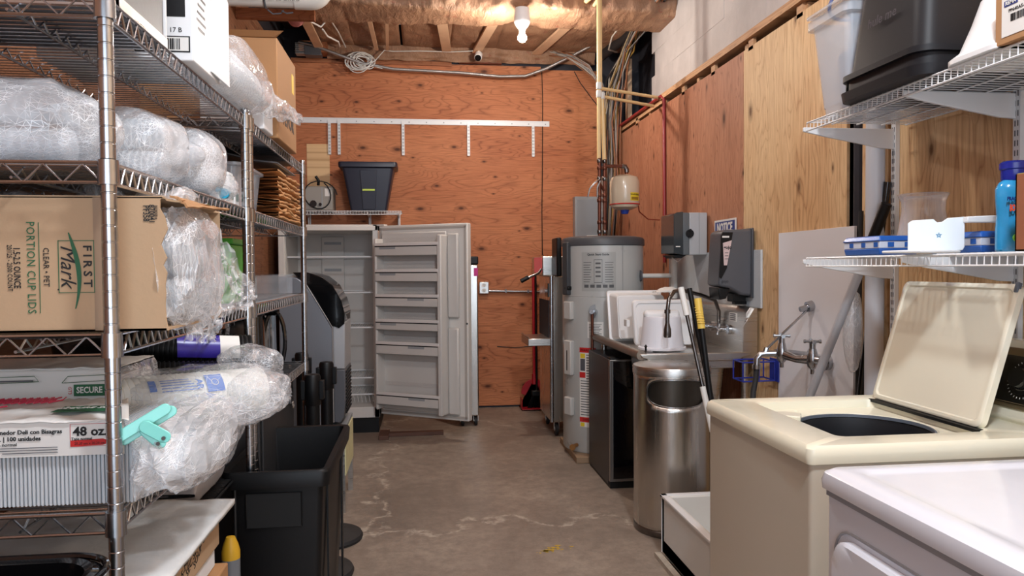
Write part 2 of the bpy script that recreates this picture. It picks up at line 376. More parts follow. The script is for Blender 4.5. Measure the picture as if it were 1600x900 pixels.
strips = [(-.93, -.92, .075), (-.41, -.40, .035), (-.26, -.30, .028), (.17, .25, .085), (.62, .53, .085), (1.26, .98+.12, .085)]
for xa, xb, wd in strips:
    struct('furring_strip', MB().hexa([(xa-wd/2, 6.05, 3.395), (xa+wd/2, 6.05, 3.395), (xb+wd/2, 7.02, 3.395), (xb-wd/2, 7.02, 3.395)],
        [(xa-wd/2, 6.05, 3.415), (xa+wd/2, 6.05, 3.415), (xb+wd/2, 7.02, 3.415), (xb-wd/2, 7.02, 3.415)]), M['strip'], ce)
# batt folded down over the top of the back wall
def fold(u, v):
    x = -.86+2.55*u; n = noise.noise(Vector((x*4, v*3, 5)))+.5*noise.noise(Vector((x*11, v*5, 2)))
    z = 3.47-.13*v-.02*math.sin(v*PI); return (x, 7.10+.05*v+.03*n-.02, z+.018*n*(1 if v > .8 else .4))
struct('insulation_batt', MB().grid(90, 10, fold), M['kraft'], ce, smooth='all')
# girder wrapped in kraft facing across the room
def girder(u, v):
    x = -.86+2.9*u; a = 2*PI*v; cy, cz = 5.84, 3.475; q = abs(math.cos(a))**.35*(1 if math.cos(a) > 0 else -1), abs(math.sin(a))**.35*(1 if math.sin(a) > 0 else -1)
    n = noise.noise(Vector((x*3, a*1.0, 9)))+.9*abs(noise.noise(Vector((x*7, a*.9, 3))))+.35*abs(noise.noise(Vector((x*19, a*1.5, 6))))
    g = .95+.16*n; gap = .05*math.exp(-((x-.80)/.14)**2)
    return (x, cy+q[0]*.24*g, cz+q[1]*.16*g+(gap if q[1] < 0 else 0))
struct('insulation_wrap', MB().grid(260, 36, girder), M['kraft'], ce, smooth='all')
struct('ceiling_joist', MB().bb(XL, 5.28, 3.09, -.72, 5.33, 3.16), M['woodx'], ce, bevel=.004)
struct('ceiling_joist', MB().bb(XL, 5.95, 3.30, -.9, 6.0, 3.6), M['dbrown'], ce)
struct('bay_lining', MB().bb(XL, 6.0, 3.62, -.9, 7.19, 3.66), M['dbrown'], ce)
struct('blocking', MB().bb(-1.1, 7.0, 3.36, -.85, 7.15, 3.46), M['woodx'], ce)
for k in range(6):
    batt(XL, -2.9+k*1.42, 2.0, -2.9+k*1.42+1.36, 3.6, .02, 20+k, 40, 14)
struct('top_plate', MB().bb(.37, YB-.05, 3.335, .78, YB, 3.375), M['copper'], ce)
struct('top_plate', MB().bb(-1.2, YB-.02, 3.31, .3, YB, 3.35), M['woodx'], ce)
random.seed(9); fm = MB()
for _ in range(26):
    cx = .60+random.gauss(0, .045); cy = 3.50+.25*(cx-.60)+random.gauss(0, .018); r = random.uniform(.004, .016)
    fm.add([(cx+r*random.uniform(.5, 1.3)*math.cos(a*PI/3), cy+r*random.uniform(.4, 1)*math.sin(a*PI/3), .0012) for a in range(6)], [(0,1,2,3,4,5)])
struct('paint_mark', fm, mat('yellow_paint_splash', (206,170,60), .6, var=.3, vs=40), bpy.data.objects['floor'])
# ================================================================ chrome wire shelving on the left
XF, XR = -.53, -.99
LV = (.12, .947, 1.255, 1.55, 1.83)
def zig(mb, p0, p1, up, n, r):      # zigzag wire between two rods
    p0, p1, up = Vector(p0), Vector(p1), Vector(up); pts = []
    for i in range(2*n+1):
        pts.append(p0.lerp(p1, i/(2*n))+(up if i % 2 else Vector((0,0,0))))
    mb.tube(pts, r, 5)
def shelf_unit(y0, y1, label, levels, liner=()):
    t = thing('wire_shelving_unit', ((XF+XR)/2, (y0+y1)/2, 0), label, 'shelving', 'chrome wire shelving along the left wall')
    prof = [(.0005, 0), (.0115, 0)]; z = .02
    while z < 1.84:
        prof += [(.0127, z), (.0127, z+.0245), (.0118, z+.0255), (.0118, z+.027)]; z += .028
    prof += [(.0127, 1.852), (.010, 1.858), (.0005, 1.858)]
    for x in (XF, XR):
        for y in (y0, y1):
            p = obj('post', MB().lathe(prof, (x, y, 0), 14), M['chrome'], t, smooth=True)
            obj('foot', MB().disc((x, y, 0), .018, .018, 12), M['rubber'], p)
    for i, z in enumerate(levels):
        sh = MB(); xa, xb = XR+.012, XF-.012
        n = int((y1-y0)/.0235)
        for k in range(n+1):
            y = y0+.014+(y1-y0-.028)*k/n; sh.tube([(xa, y, z), (xb, y, z)], .0019, 5, caps=False)
        deck = obj('shelf_deck', sh, M['chrome'], t, smooth=True); deck['kind'] = 'stuff'
        tr = MB()
        for x in (XF, XR):
            tr.tube([(x, y0, z+.004), (x, y1, z+.004)], .0034, 6); tr.tube([(x, y0, z-.03), (x, y1, z-.03)], .0034, 6)
            zig(tr, (x, y0+.012, z-.03), (x, y1-.012, z-.03), (0, 0, .032), int((y1-y0)/.038), .0024)
        for y in (y0, y1):
            tr.tube([(XF, y, z+.004), (XR, y, z+.004)], .0034, 6); tr.tube([(XF, y, z-.03), (XR, y, z-.03)], .003, 6)
            zig(tr, (XF-.01, y, z-.03), (XR+.01, y, z-.03), (0, 0, .032), 7, .0022)
        for x in (XR+.15, XF-.155):
            tr.tube([(x, y0, z-.022), (x, y1, z-.022)], .0028, 6); zig(tr, (x, y0+.012, z-.022), (x, y1-.012, z-.022), (0, 0, .018), int((y1-y0)/.045), .002)
        obj('edge_truss', tr, M['chrome'], deck, smooth=True)
        for x in (XF, XR):
            for y in (y0, y1):
                obj('collar', MB().lathe([(.0135, -.034), (.0175, -.034), (.0165, .008), (.0135, .008)], (x, y, z), 16), M['chrome'], deck, smooth=True)
        if i in liner:
            obj('shelf_liner', MB().bb(XR+.01, y0+.02, z+.0025, XF-.008, y1-.02, z+.004), M['liner'], deck)
    return t
M['liner'] = mat('translucent_shelf_liner', (176,180,186), .4, alpha=.72)
shelf_unit(1.34, 2.335, 'near chrome wire shelving unit holding bagged cups and lid cartons', LV, (3,))
shelf_unit(2.385, 3.42, 'far chrome wire shelving unit with brown paper bags and clear tubs', LV, (2, 3, 4))
# ---------------------------------------------------------------- helpers for bagged goods
def crinkle(name, c, r, m, seed=0, amp=.10, e=.8, nu=72, nv=48, axis='X', pinch=None, label=None, parent=None, fr=1.0, flat=None, facet=True):
    """a crumpled film bag: superellipsoid broken into flat glossy facets by jittered ridges"""
    c = Vector(c); mb = MB(); rnd = random.Random(seed*7+1); nu = int(nu*.62) if facet else nu; nv = int(nv*.62) if facet else nv
    def fn(u, v):
        if facet and .01 < v < .99: u += rnd.uniform(-.42, .42)/nu; v += rnd.uniform(-.42, .42)/nv
        a = 2*PI*u; b = PI*v; sg = lambda q: (abs(q)**e)*(1 if q >= 0 else -1)
        rr = abs(math.sin(b))**e
        p = Vector((sg(-math.cos(b)), sg(math.cos(a))*rr, sg(math.sin(a))*rr))
        q = Vector((p.x*r[0], p.y*r[1], p.z*r[2]))*7*fr+Vector((seed*7.3, seed, 0))
        d = 1-2*abs(noise.noise(q)); d3 = noise.noise(q*3.1)
        p = p*(1+amp*(d-.35)+amp*.45*d3)
        if flat is not None: p.z = max(p.z, flat)
        if axis == 'X': o = Vector((p.x*r[0], p.y*r[1], p.z*r[2]))
        elif axis == 'Y': o = Vector((p.y*r[0], p.x*r[1], p.z*r[2]))
        else: o = Vector((p.y*r[0], p.z*r[1], p.x*r[2]))
        return c+o
    mb.grid(nu, nv, fn, cu=True)
    if facet:
        tri = []
        for f in mb.f: tri += [(f[0], f[1], f[2]), (f[0], f[2], f[3])] if rnd.random() < .5 else [(f[0], f[1], f[3]), (f[1], f[2], f[3])]
        mb.f = tri
    return obj(name, mb, m, parent, smooth=None if facet else 'all', label=label)
def sheet(name, fn, nu, nv, m, parent=None, thick=.0015):
    return obj(name, MB().grid(nu, nv, fn), m, parent, smooth='all', thick=thick)
def stack_cups(c0, c1, r, n, name='cup_stack', m=None, parent=None, taper=.0, seg=20, lip=.0016):
    """nested cups or lids: a tube with one lip per cup"""
    c0, c1 = Vector(c0), Vector(c1); ax = (c1-c0); L = ax.length; ax.normalize(); u = ax.orthogonal().normalized(); v = ax.cross(u); mb = MB(); rings = []
    for i in range(n):
        t = L*i/n; q = r*(1-taper*i/n)
        for dt, rr in ((0, q), (L/n*.35, q+lip), (L/n*.55, q+lip), (L/n*.75, q-.001)):
            rings.append([c0+ax*(t+dt)+(u*math.cos(2*PI*k/seg)+v*math.sin(2*PI*k/seg))*rr for k in range(seg)])
    shell(mb, rings, True, True)
    return obj(name, mb, m or M['cup'], parent, smooth=True)
# ---------------------------------------------------------------- top shelf of the near unit (z 1.834)
zt = 1.836
pan = thing('steel_edged_bin', (-.74, 1.43, zt), 'grey see-through bin with bright steel edge left of the tall white carton', 'bin')
obj('body', MB().frustum(-.95, 1.40, -.535, 1.65, zt, 2.12, .0), M['dgrey'], pan, bevel=.006)
obj('rim', MB().bb(-.952, 1.395, zt, -.530, 1.402, zt+.02).bb(-.537, 1.395, zt, -.530, 1.655, zt+.022), M['steel'], pan)
obj('edge_strip', MB().bb(-.5385, 1.650, zt, -.532, 1.657, 2.12), M['white'], pan)
wbx = thing('white_carton', (-.66, 1.76, zt), 'tall white carton with black square and barcode on the top shelf', 'carton')
obj('body', MB().bb(-.83, 1.735, zt, -.502, 1.955, 2.26), M['cardw'], wbx, bevel=.003)
obj('flap', MB().hexa([(-.502,1.87,zt+.012),(-.499,1.87,zt+.012),(-.486,1.985,zt+.002),(-.490,1.985,zt+.002)], [(-.502,1.87,2.14),(-.499,1.87,2.14),(-.486,1.985,2.05),(-.490,1.985,2.05)]), M['cardw'], wbx)
fx, fy, fu, fr_ = 1, 0, (0,0,1), (1,0,0)
patch('black_square', (-.60, 1.735, 1.995), fu, fr_, .165, .125, M['ink'], wbx)
patch('label_frame', (-.567, 1.735, 1.872), fu, fr_, .118, .036, M['ink'], wbx)
patch('label_panel', (-.567, 1.735, 1.872), fu, fr_, .112, .030, M['label'], wbx, lift=.0014)
bc = MB(); random.seed(3); x = -.618
while x < -.528:
    wdt = random.choice((.0012, .002, .0032)); bc.bb(x, 1.7325, 1.860, x+wdt, 1.7335, 1.884); x += wdt+random.choice((.0012, .002, .003))
obj('barcode', bc, M['ink'], wbx)
text('7BCI EJ CB 17 B', (-.575, 1.735, 1.903), fu, fr_, .015, M['ink'], wbx); text('20404 N 2', (-.567, 1.735, 1.848), fu, fr_, .010, M['ink'], wbx)
for k in range(7): patch('faint_print', (-.502, 1.80, 2.03-k*.018), (0,0,1), (0,1,0), .05+.01*(k % 3), .005, M['dgrey'], wbx)
# bag of clear clamshells next to it, leaning out of the shelf
b = thing('bag_of_clear_lids', (-.56, 2.25, zt), 'clear film bag of clear clamshell lids hanging off the top shelf', 'bag', None)
st = stack_cups((-.57, 2.05, 1.922), (-.55, 2.38, 1.918), .068, 20, 'lid_stack', M['cup'], b, .1, 24, .005)
crinkle('film', (-.555, 2.24, 1.928), (.10, .27, .086), M['film'], 3, .09, .75, 110, 84, 'Y', parent=b, flat=-.97)
def tailfn(u, v):
    y = 2.38+.46*v; n = noise.noise(Vector((u*5, v*5, 4))); wd = .075*(1-.8*v)
    return (-.53+.085*v+wd*math.sin(PI*2*u)*.6+.012*n, y, 1.925-.005*v+wd*math.cos(2*PI*u)*.85*(1-.3*v)+.022*noise.noise(Vector((u*9, v*7, 1))))
obj('loose_end', MB().grid(56, 36, tailfn, cu=False), M['films'], b, smooth='all')
bx = thing('brown_carton', (-.70, 2.90, zt), 'large brown carton standing on the far top shelf with black printed letters', 'carton')
obj('body', MB().bb(-.97, 2.72, zt, -.502, 3.10, 2.19), M['cardb'], bx, bevel=.004)
obj('flap', MB().hexa([(-.97,2.715,2.19),(-.51,2.715,2.19),(-.51,2.73,2.19),(-.97,2.73,2.19)], [(-.97,2.69,2.205),(-.475,2.69,2.205),(-.475,2.70,2.208),(-.97,2.70,2.208)]), M['cardb'], bx)
text('VEVOR', (-.502, 2.92, 1.93), (0,0,1), (0,1,0), .075, M['ink'], bx, bold=.003)
patch('yellow_label', (-.502, 3.03, 2.10), (0,0,1), (0,1,0), .045, .075, mat('yellow_label', (226,190,40), .5), bx)
tag(obj('white_box', MB().bb(-.72, 2.545, zt, -.515, 2.69, 1.98), M['cardw'], None, bevel=.004), 'plain white box in front of the large brown carton on the top shelf', 'box')
# ---------------------------------------------------------------- second shelf (z 1.556): three bagged cup stacks
z2 = 1.562
def cupbag(c, r, seed, label, nst, axis='X', grp='clear bags of cups on the second shelf', m=None):
    t = thing('bag_of_cups', (c[0], c[1], z2), label, 'bag', grp)
    for k in range(nst):
        dz = (k-(nst-1)/2)*r[2]*.9
        stack_cups((c[0]-r[0]*.75, c[1]+(k % 2)*.02, c[2]+dz), (c[0]+r[0]*.72, c[1]+(k % 2)*.02, c[2]+dz), r[2]/nst*.85, 16, 'cup_stack', M['cup'], t, .1)
    crinkle('film', c, r, m or M['filmd'], seed, .08, .72, 120, 84, axis, parent=t, flat=-.97)
    return t
cupbag((-.85, 1.54, 1.651), (.25, .12, .088), 1, 'widest clear bag of white cups at the near end of the second shelf', 2)
t1 = cupbag((-.69, 1.80, 1.648), (.15, .13, .086), 2, 'middle knotted clear bag of cups on the second shelf', 2)
t2 = cupbag((-.64, 2.06, 1.652), (.115, .11, .09), 5, 'third clear bag of cups on the second shelf, by the small white boxes', 1)
crinkle('knot', (-.575, 1.92, 1.655), (.045, .05, .028), M['filmd'], 8, .25, .9, 40, 26, 'Y', parent=t1)
crinkle('loose_end', (-.57, 2.19, 1.602), (.05, .07, .036), M['filmd'], 9, .28, .9, 44, 30, 'Y', parent=t2)
tag(obj('blue_tube', MB().disc((-.545, 2.14, z2+.02), .014, .02, 16, 'Y'), mat('cyan_cap', (40,170,206), .4)), 'small blue tube end poking out of the bags on the second shelf', 'tube')
g = 'small white boxes on the second shelf'
for i, (x, y, z) in enumerate(((-.60, 2.13, 0), (-.60, 2.19, 0), (-.60, 2.25, 0), (-.60, 2.31, 0), (-.60, 2.17, 1), (-.60, 2.24, 1), (-.71, 2.16, 0), (-.71, 2.24, 0))):
    y += .02 if i < 6 else .03
    t = thing('small_white_box', (x, y, z2+z*.047), ['small white box, %s of the front row on the second shelf' % q for q in ('first and nearest', 'second', 'third', 'last, beside the post')][i] if i < 4 else ['upper small white box nearer the bag', 'upper small white box nearer the post', 'hidden small white box behind the front row, nearer', 'hidden small white box behind the front row, farther'][i-4], 'box', g)
    obj('body', MB().bb(x-.045, y-.026, z2+z*.047, x+.045, y+.026, z2+z*.047+.045), M['cardw'], t, bevel=.002)
    patch('print', (x+.0455, y, z2+z*.047+.026), (0,0,1), (0,1,0), .030, .022, M['label2'] if 'label2' in M else M.setdefault('label2', mat('grey_green_print', (140,156,150), .5)), t)
    patch('side_print', (x, y-.0262, z2+z*.047+.022), (0,0,1), (1,0,0), .02, .032, M['label2'], t)
tag(obj('small_cardboard_box', MB().bb(-.84, 2.16, z2, -.72, 2.30, 1.71), M['cardb'], bevel=.003), 'small brown cardboard box behind the small white boxes', 'box')
# ---------------------------------------------------------------- third shelf (z 1.261): printed lid carton with torn end
z3 = 1.262
cb = thing('lid_carton', (-.68, 1.55, z3), 'brown carton of portion cup lids with a torn open end', 'carton')
YF = 1.385
random.seed(11)
body = MB().bb(-.96, YF, z3, -.956, 1.75, 1.50).bb(-.96, 1.746, z3, -.455, 1.75, 1.50).bb(-.96, YF, z3, -.455, 1.75, z3+.004)
# front panel with a ragged right edge, left border straight
pts = [(-.96, z3), (-.452, z3)]; z = z3
while z < 1.48: z += random.uniform(.012, .028); pts.append((-.456+random.uniform(-.007, .006), min(z, 1.495)))
pts += [(-.457, 1.50), (-.96, 1.50)]
body.prism(pts, 'Y', YF, YF+.004)
tp = [(-.96, YF), (-.957, 1.75), (-.455, 1.75)]; y = 1.75
while y > YF+.04: y -= random.uniform(.02, .045); tp.append((-.45+random.uniform(-.02, .012), max(y, YF+.01)))
tp += [(-.458, YF)]; body.prism(tp, 'Z', 1.498, 1.502)
obj('body', body, M['card'], cb)
obj('torn_flap', MB().grid(12, 10, lambda u, v: (-.452+.03*u+.006*noise.noise(Vector((u*9, v*9, 1))), YF+.02+.30*v, 1.503-.02*u*u*(1-v)+.004*noise.noise(Vector((u*12, v*22, 3))))), M['cardb'], cb, thick=.004)
obj('tape', MB().bb(-.575, YF-.0008, z3+.002, -.545, YF, 1.499), mat('box_tape', (150,124,100), .35), cb)
Rd, Ud = (0, 0, -1), (1, 0, 0)       # lettering reads downwards
def ct(s_, px, pz, sz, m, **k): return text(s_, (px, YF, pz), Ud, Rd, sz, m, cb, lift=.001, **k)
cz = 1.377
ct('FIRST', -.586, cz+.001, .0195, M['ink'], bold=.0004, L=.073, gap=1.5)
ct('Mark', -.6185, cz+.002, .036, M['ink'], shear=.35, L=.076)
ct('.', -.6285, cz-.040, .024, M['ink'])
fm_ = MB()
for a0, b0, a1, b1 in ((-.634, 1.331, -.574, 1.3322), (-.634, 1.4223, -.574, 1.4235), (-.634, 1.331, -.6328, 1.4235), (-.5752, 1.331, -.574, 1.4235)): fm_.bb(a0, YF-.0012, b0, a1, YF-.0006, b1)
obj('logo_frame', fm_, M['green'], cb)
cur = MB(); n = 20; L = []
for i in range(n+1):
    s_ = i/n; zc = 1.437-.134*s_; xc = -.617+.0175*math.sin(PI*min(1, s_*.78+.02)); wd = .0036*math.sin(PI*(.1+.86*(1-s_)))*(1.5-s_)+.0004
    L.append((xc-wd, xc+wd, zc))
cur.add([(a, YF-.0014, z) for a, b_, z in L]+[(b_, YF-.0014, z) for a, b_, z in L], [(i, i+1, n+2+i, n+1+i) for i in range(n)])
obj('logo_swoosh', cur, M['green'], cb)
ct('CLEAR • PET', -.654, 1.3765, .0135, M['ink'], L=.068)
ct('PORTION CUP LIDS', -.679, 1.376, .0195, M['green'], L=.160, gap=1.1)
obj('rule', MB().bb(-.6655, YF-.0012, 1.296, -.6645, YF-.0006, 1.455), M['green'], cb)
ct('1.5-2.5 OUNCE', -.702, 1.376, .0155, M['ink'], bold=.0002, L=.070)
ct('20/125 - 2500 COUNT', -.7135, 1.3755, .0115, M['ink'], L=.081)
ct('PF358', -.486, 1.471, .0145, M['ink'], bold=.0002, L=.028); ct('870041', -.4765, 1.470, .0135, M['ink'], bold=.0002, L=.031); ct('REORDER #', -.4690, 1.473, .007, M['ink'], L=.024)
# bag of lids bursting out of the torn end
sb = thing('burst_bag_of_lids', (-.44, 1.65, z3), 'crumpled clear bag of lids spilling out of the torn carton', 'bag')
crinkle('film', (-.472, 1.56, 1.375), (.045, .16, .112), M['filmd'], 12, .16, .7, 76, 60, 'Y', parent=sb, fr=1.7)
for i in range(6):
    stack_cups((-.52, 1.45+(i//2)*.085, 1.31+.08*(i % 2)), (-.45, 1.47+(i//2)*.085, 1.32+.08*(i % 2)), .036, 8, 'lid_stack', M['cup'], sb)
def flp(x0, y0, z0, dx, dy, dz, wd, sd):
    def fn(u, v):
        n = noise.noise(Vector((u*4, v*6, sd))); q = wd*(1-.85*u)
        return (x0+dx*u+.02*n, y0+dy*u+q*(v-.5)*1.2+.012*noise.noise(Vector((u*8, v*11, sd))), z0+dz*u+q*(v-.5)*1.3+.018*noise.noise(Vector((u*9, v*9, sd+4))))
    return fn
obj('loose_end', MB().grid(34, 34, flp(-.465, 1.66, 1.36, .05, .24, -.06, .17, 3)), M['films'], sb, smooth='all')
obj('loose_end', MB().grid(30, 30, flp(-.455, 1.56, 1.31, .00, .14, -.085, .12, 7)), M['films'], sb, smooth='all')
tag(obj('loose_film', MB().grid(60, 10, lambda u, v: (-.90+.42*u, 1.55+.25*v, 1.505+.035*abs(noise.noise(Vector((u*7, v*3, 2))))*(1+math.sin(PI*v)))), M['films'], smooth='all'), 'loose clear film lying on top of the printed lid carton', 'film')
# ---------------------------------------------------------------- fourth shelf (z .953): container packs, sleeves, big crumpled bag
z4 = .953
def pack(x0, x1, y0, y1, za, zb, label, m=M['cup'], ribs=150):
    t = thing('container_pack', ((x0+x1)/2, (y0+y1)/2, za), label, 'food containers', 'packs of clear hinged containers on the fourth shelf')
    st = MB(); n = ribs
    for k in range(n):
        a = x0+(x1-x0)*(k+.08)/n; b_ = x0+(x1-x0)*(k+.80)/n; q = .004*(k % 2)
        st.bb(a, y0+.006+q, za+.004, b_, y1-.006, zb-.012-q)
    o = obj('nested_containers', st, m, t); o['kind'] = 'stuff'
    return t
p1 = pack(-1.02, -.512, 1.372, 1.60, z4, 1.105, 'front pack of clear hinged containers with the 48 oz. label')
patch('top_label', (-.775, 1.372, 1.0775), (0,0,1), (1,0,0), .50, .062, M['label'], p1, lift=.002)
obj('wrapper', MB().grid(60, 26, lambda u, v: (-1.03+(.515-.085*v)*u, 1.366+.225*v, 1.106+.010*math.sin(PI*v)+.006*noise.noise(Vector((u*12, v*6, 1)))+.005*abs(noise.noise(Vector((u*30, v*14, 2)))))), M['label'], p1, smooth='all', thick=.002)
obj('film', MB().grid(40, 30, lambda u, v: (-.512+.012*math.sin(PI*u)+.008*noise.noise(Vector((u*6, v*8, 4))), 1.368+.235*u, .957+.15*v)), M['films'], p1, smooth='all')
YQ = 1.372-.0026
def lt(s_, x, z, sz, m, par=p1, y=YQ, **k): return text(s_, (x, y, z), (0,0,1), (1,0,0), sz, m, par, lift=.001, **k)
obj('price_box', MB().bb(-.614, YQ-.0008, 1.062, -.548, YQ-.0002, 1.0625).bb(-.614, YQ-.0008, 1.062, -.6135, YQ-.0002, 1.102).bb(-.614, YQ-.0008, 1.1015, -.548, YQ-.0002, 1.102), M['red'], p1)
obj('red_band', MB().prism([(-.614, 1.062), (-.560, 1.064), (-.545, 1.069), (-.560, 1.075), (-.614, 1.073)], 'Y', YQ-.0009, YQ-.0003), M['red'], p1)
lt('48 oz.', -.581, 1.088, .022, M['ink'], bold=.0006, L=.056)
lt('Tapa normal', -.595, 1.0755, .0075, M['ink'], L=.034, bold=.0001); lt('20.20 cm x 20.20 cm', -.582, 1.0675, .0062, M['ink'], L=.05)
lt('Contenedor Deli con Bisagras', -.627, 1.090, .0105, M['ink'], bold=.0002, align='RIGHT')
lt('48 oz. | 100 unidades', -.662, 1.0785, .0105, M['ink'], bold=.0002, align='RIGHT'); lt('Tapa normal', -.701, 1.069, .0085, M['ink'], align='RIGHT')
for k in range(3): patch('fine_print', (-.70+.01*k, YQ, 1.0625-k*.0045), (0,0,1), (1,0,0), .13-.02*k, .0012, M['dgrey'], p1, lift=.0009)
# green and pink print on the folded wrapper top
def onp(name, poly, m, par, z=1.1215): return obj(name, MB().prism(poly, 'Z', z, z+.0006), m, par)
gp = onp('green_print', [(-.66, 1.40), (-.545, 1.40), (-.56, 1.455), (-.66, 1.455)], M['green'], p1, 1.118)
text('SECURE SEAL', (-.608, 1.43, 1.1190), (0,1,0), (1,0,0), .018, M['label'], p1, shear=.2)
pk = mat('pink_print', (206,60,90), .5)
zb = MB()
for i in range(9):
    for s_ in (-1, 1):
        x = -.80+i*.013
        zb.tube([(x, 1.47, 1.1235), (x+.012*s_, 1.50, 1.1235), (x+.004*s_, 1.53, 1.1235)], .0014, 4)
obj('pink_lines', zb, pk, p1)
zb = MB()
for i in range(12):
    x = -.92+i*.014; zb.tube([(x, 1.405, 1.121), (x+.008, 1.42, 1.122), (x-.002, 1.44, 1.122), (x+.006, 1.455, 1.122)], .0014, 4)
obj('pink_lines', zb, pk, p1)
p2 = pack(-1.00, -.645, 1.64, 1.86, z4, 1.155, 'rear pack of clear hinged containers with the green seal print', ribs=60)
obj('wrapper', MB().grid(50, 14, lambda u, v: (-1.005+.362*u, 1.632+.02*v*v, 1.085+.078*v+.002*noise.noise(Vector((u*12, v*6, 1))))), M['label'], p2, smooth='all', thick=.002)
obj('wrapper_top', MB().grid(50, 14, lambda u, v: (-1.005+.362*u, 1.650+.215*v, 1.164+.003*noise.noise(Vector((u*12, v*6, 7))))), M['label'], p2, smooth='all', thick=.002)
obj('film', MB().grid(30, 30, lambda u, v: (-.640+.06*(1-v)+.01*noise.noise(Vector((u*6, v*8, 4))), 1.632+.225*u, z4+.004+.205*v)), M['films'], p2, smooth='all')
patch('green_band', (-.674, 1.6295, 1.1215), (0,0,1), (1,0,0), .094, .024, M['green'], p2, lift=.002)
text('SECURE SEAL', (-.672, 1.6285, 1.1215), (0,0,1), (1,0,0), .018, M['label'], p2, bold=.0004, lift=.003, L=.086)
text('GT3', (-.728, 1.6285, 1.1215), (1,0,0), (0,0,-1), .009, M['red'], p2, lift=.003)
ol = MB()
for a0, a1 in ((-.93, -.79), (-.745, -.64)):
    ol.tube([(a0, 1.630, 1.137), (a0+.01, 1.634, 1.150), (a1-.01, 1.634, 1.152), (a1, 1.630, 1.141), (a0, 1.630, 1.137)], .0007, 4)
obj('outline_print', ol, M['green'], p2)
patch('fine_print', (-.855, 1.632, 1.143), (0,0,1), (1,0,0), .11, .003, M['dgrey'], p2, lift=.003)
# sleeves of black cups and of white cups
def sleeve(name, a, b_, r, m, label, film_m, seed, n=26):
    t = thing(name, a, label, 'cups', 'sleeves of cups on the fourth shelf'); stack_cups(a, b_, r, n, 'cup_stack', m, t, .0, 22, .0025)
    return t
s1 = sleeve('black_cup_sleeve', (-.74, 1.98, 1.175), (-.47, 2.10, 1.150), .038, M['blackp'], 'upper sleeve of black cups with a purple wrapper label', None, 1)
obj('purple_label', MB().lathe([(.0395, 0), (.0395, .062)], (0,0,0), 20, 'X', -2.0, .4) if False else MB().grid(14, 14, lambda u, v: tuple(Vector((-.64, 2.02, 1.166)).lerp(Vector((-.545, 2.065, 1.157)), u)+Vector((.13, -.36, .0)).normalized()*.0425*math.cos(-.5+1.6*v)+Vector((0,0,1))*.0425*math.sin(-.5+1.6*v))), mat('purple_print', (56,44,150), .3), s1, smooth='all')
obj('white_label', MB().grid(14, 14, lambda u, v: tuple(Vector((-.545, 2.065, 1.157)).lerp(Vector((-.50, 2.085, 1.153)), u)+Vector((.13, -.36, .0)).normalized()*.0425*math.cos(-.5+1.6*v)+Vector((0,0,1))*.0425*math.sin(-.5+1.6*v))), M['label'], s1, smooth='all')
s2 = sleeve('black_cup_sleeve', (-.72, 1.93, 1.105), (-.44, 2.02, 1.090), .037, M['blackp'], 'lower sleeve of black cups squeezed between the white bag and the upper sleeve', None, 2)
s3 = sleeve('white_cup_sleeve', (-.66, 1.66, 1.085), (-.40, 1.88, 1.075), .052, mat('opaque_white_cup', (226,226,220), .4), 'sleeve of white cups with the bright blue label on the fourth shelf', None, 3)
dr = (Vector((-.40, 1.88, 1.075))-Vector((-.66, 1.66, 1.085))).normalized(); sd = Vector((dr.y, -dr.x, 0)); A0 = Vector((-.66, 1.66, 1.085))
def cylp(t0, t1, a0, a1, r): return lambda u, v: tuple(A0+dr*(t0+(t1-t0)*u)+sd*r*math.cos(a0+(a1-a0)*v)+Vector((0,0,1))*r*math.sin(a0+(a1-a0)*v))
obj('blue_label', MB().grid(12, 12, cylp(.185, .225, .25, 1.05, .057)), M['blue'], s3, smooth='all')
obj('blue_label', MB().grid(8, 12, cylp(.06, .075, .45, .95, .057)), M['blue'], s3, smooth='all')
for k in range(5): obj('blue_line', MB().grid(12, 3, cylp(.085, .165-.004*k, .40+.12*k, .44+.12*k, .057)), M['blue'], s3, smooth='all')
rr = A0+dr*.168+sd*.057*math.cos(.6)+Vector((0,0,1))*.057*math.sin(.6)
text('AR', rr, dr, tuple(-(Vector((0,0,1))*math.cos(.6)-sd*math.sin(.6))), .020, M['blue'], s3, lift=.002, bold=.0006)
obj('logo_ring', MB().tube([tuple(A0+dr*(.205+.008*math.cos(q))+sd*.0578*math.cos(.65+.14*math.sin(q))+Vector((0,0,1))*.0578*math.sin(.65+.14*math.sin(q))) for q in [k*2*PI/16 for k in range(16)]], .0008, 4, closed=True), M['label'], s3)
crinkle('film', (-.50, 1.78, 1.080), (.18, .17, .066), M['film'], 31, .10, .8, 60, 44, 'X', parent=s3, fr=1.6)
bb = thing('large_crumpled_bag', (-.50, 1.62, z4), 'large crumpled clear bag closed with a turquoise clip', 'bag')
crinkle('film', (-.470, 1.58, 1.025), (.075, .225, .076), M['filmd'], 21, .14, .8, 84, 64, 'Y', parent=bb, fr=1.7)
crinkle('loose_end', (-.415, 1.86, 1.065), (.055, .11, .065), M['film'], 25, .22, .9, 60, 44, 'Y', parent=bb, fr=1.8)
for k in range(3): stack_cups((-.52, 1.50+.09*k, .995), (-.43, 1.53+.09*k, 1.00), .036, 10, 'cup_stack', M['cup'], bb)
crinkle('loose_end', (-.44, 1.97, 1.135), (.07, .10, .045), M['film'], 27, .24, .9, 60, 44, 'X', parent=s1, fr=1.8)
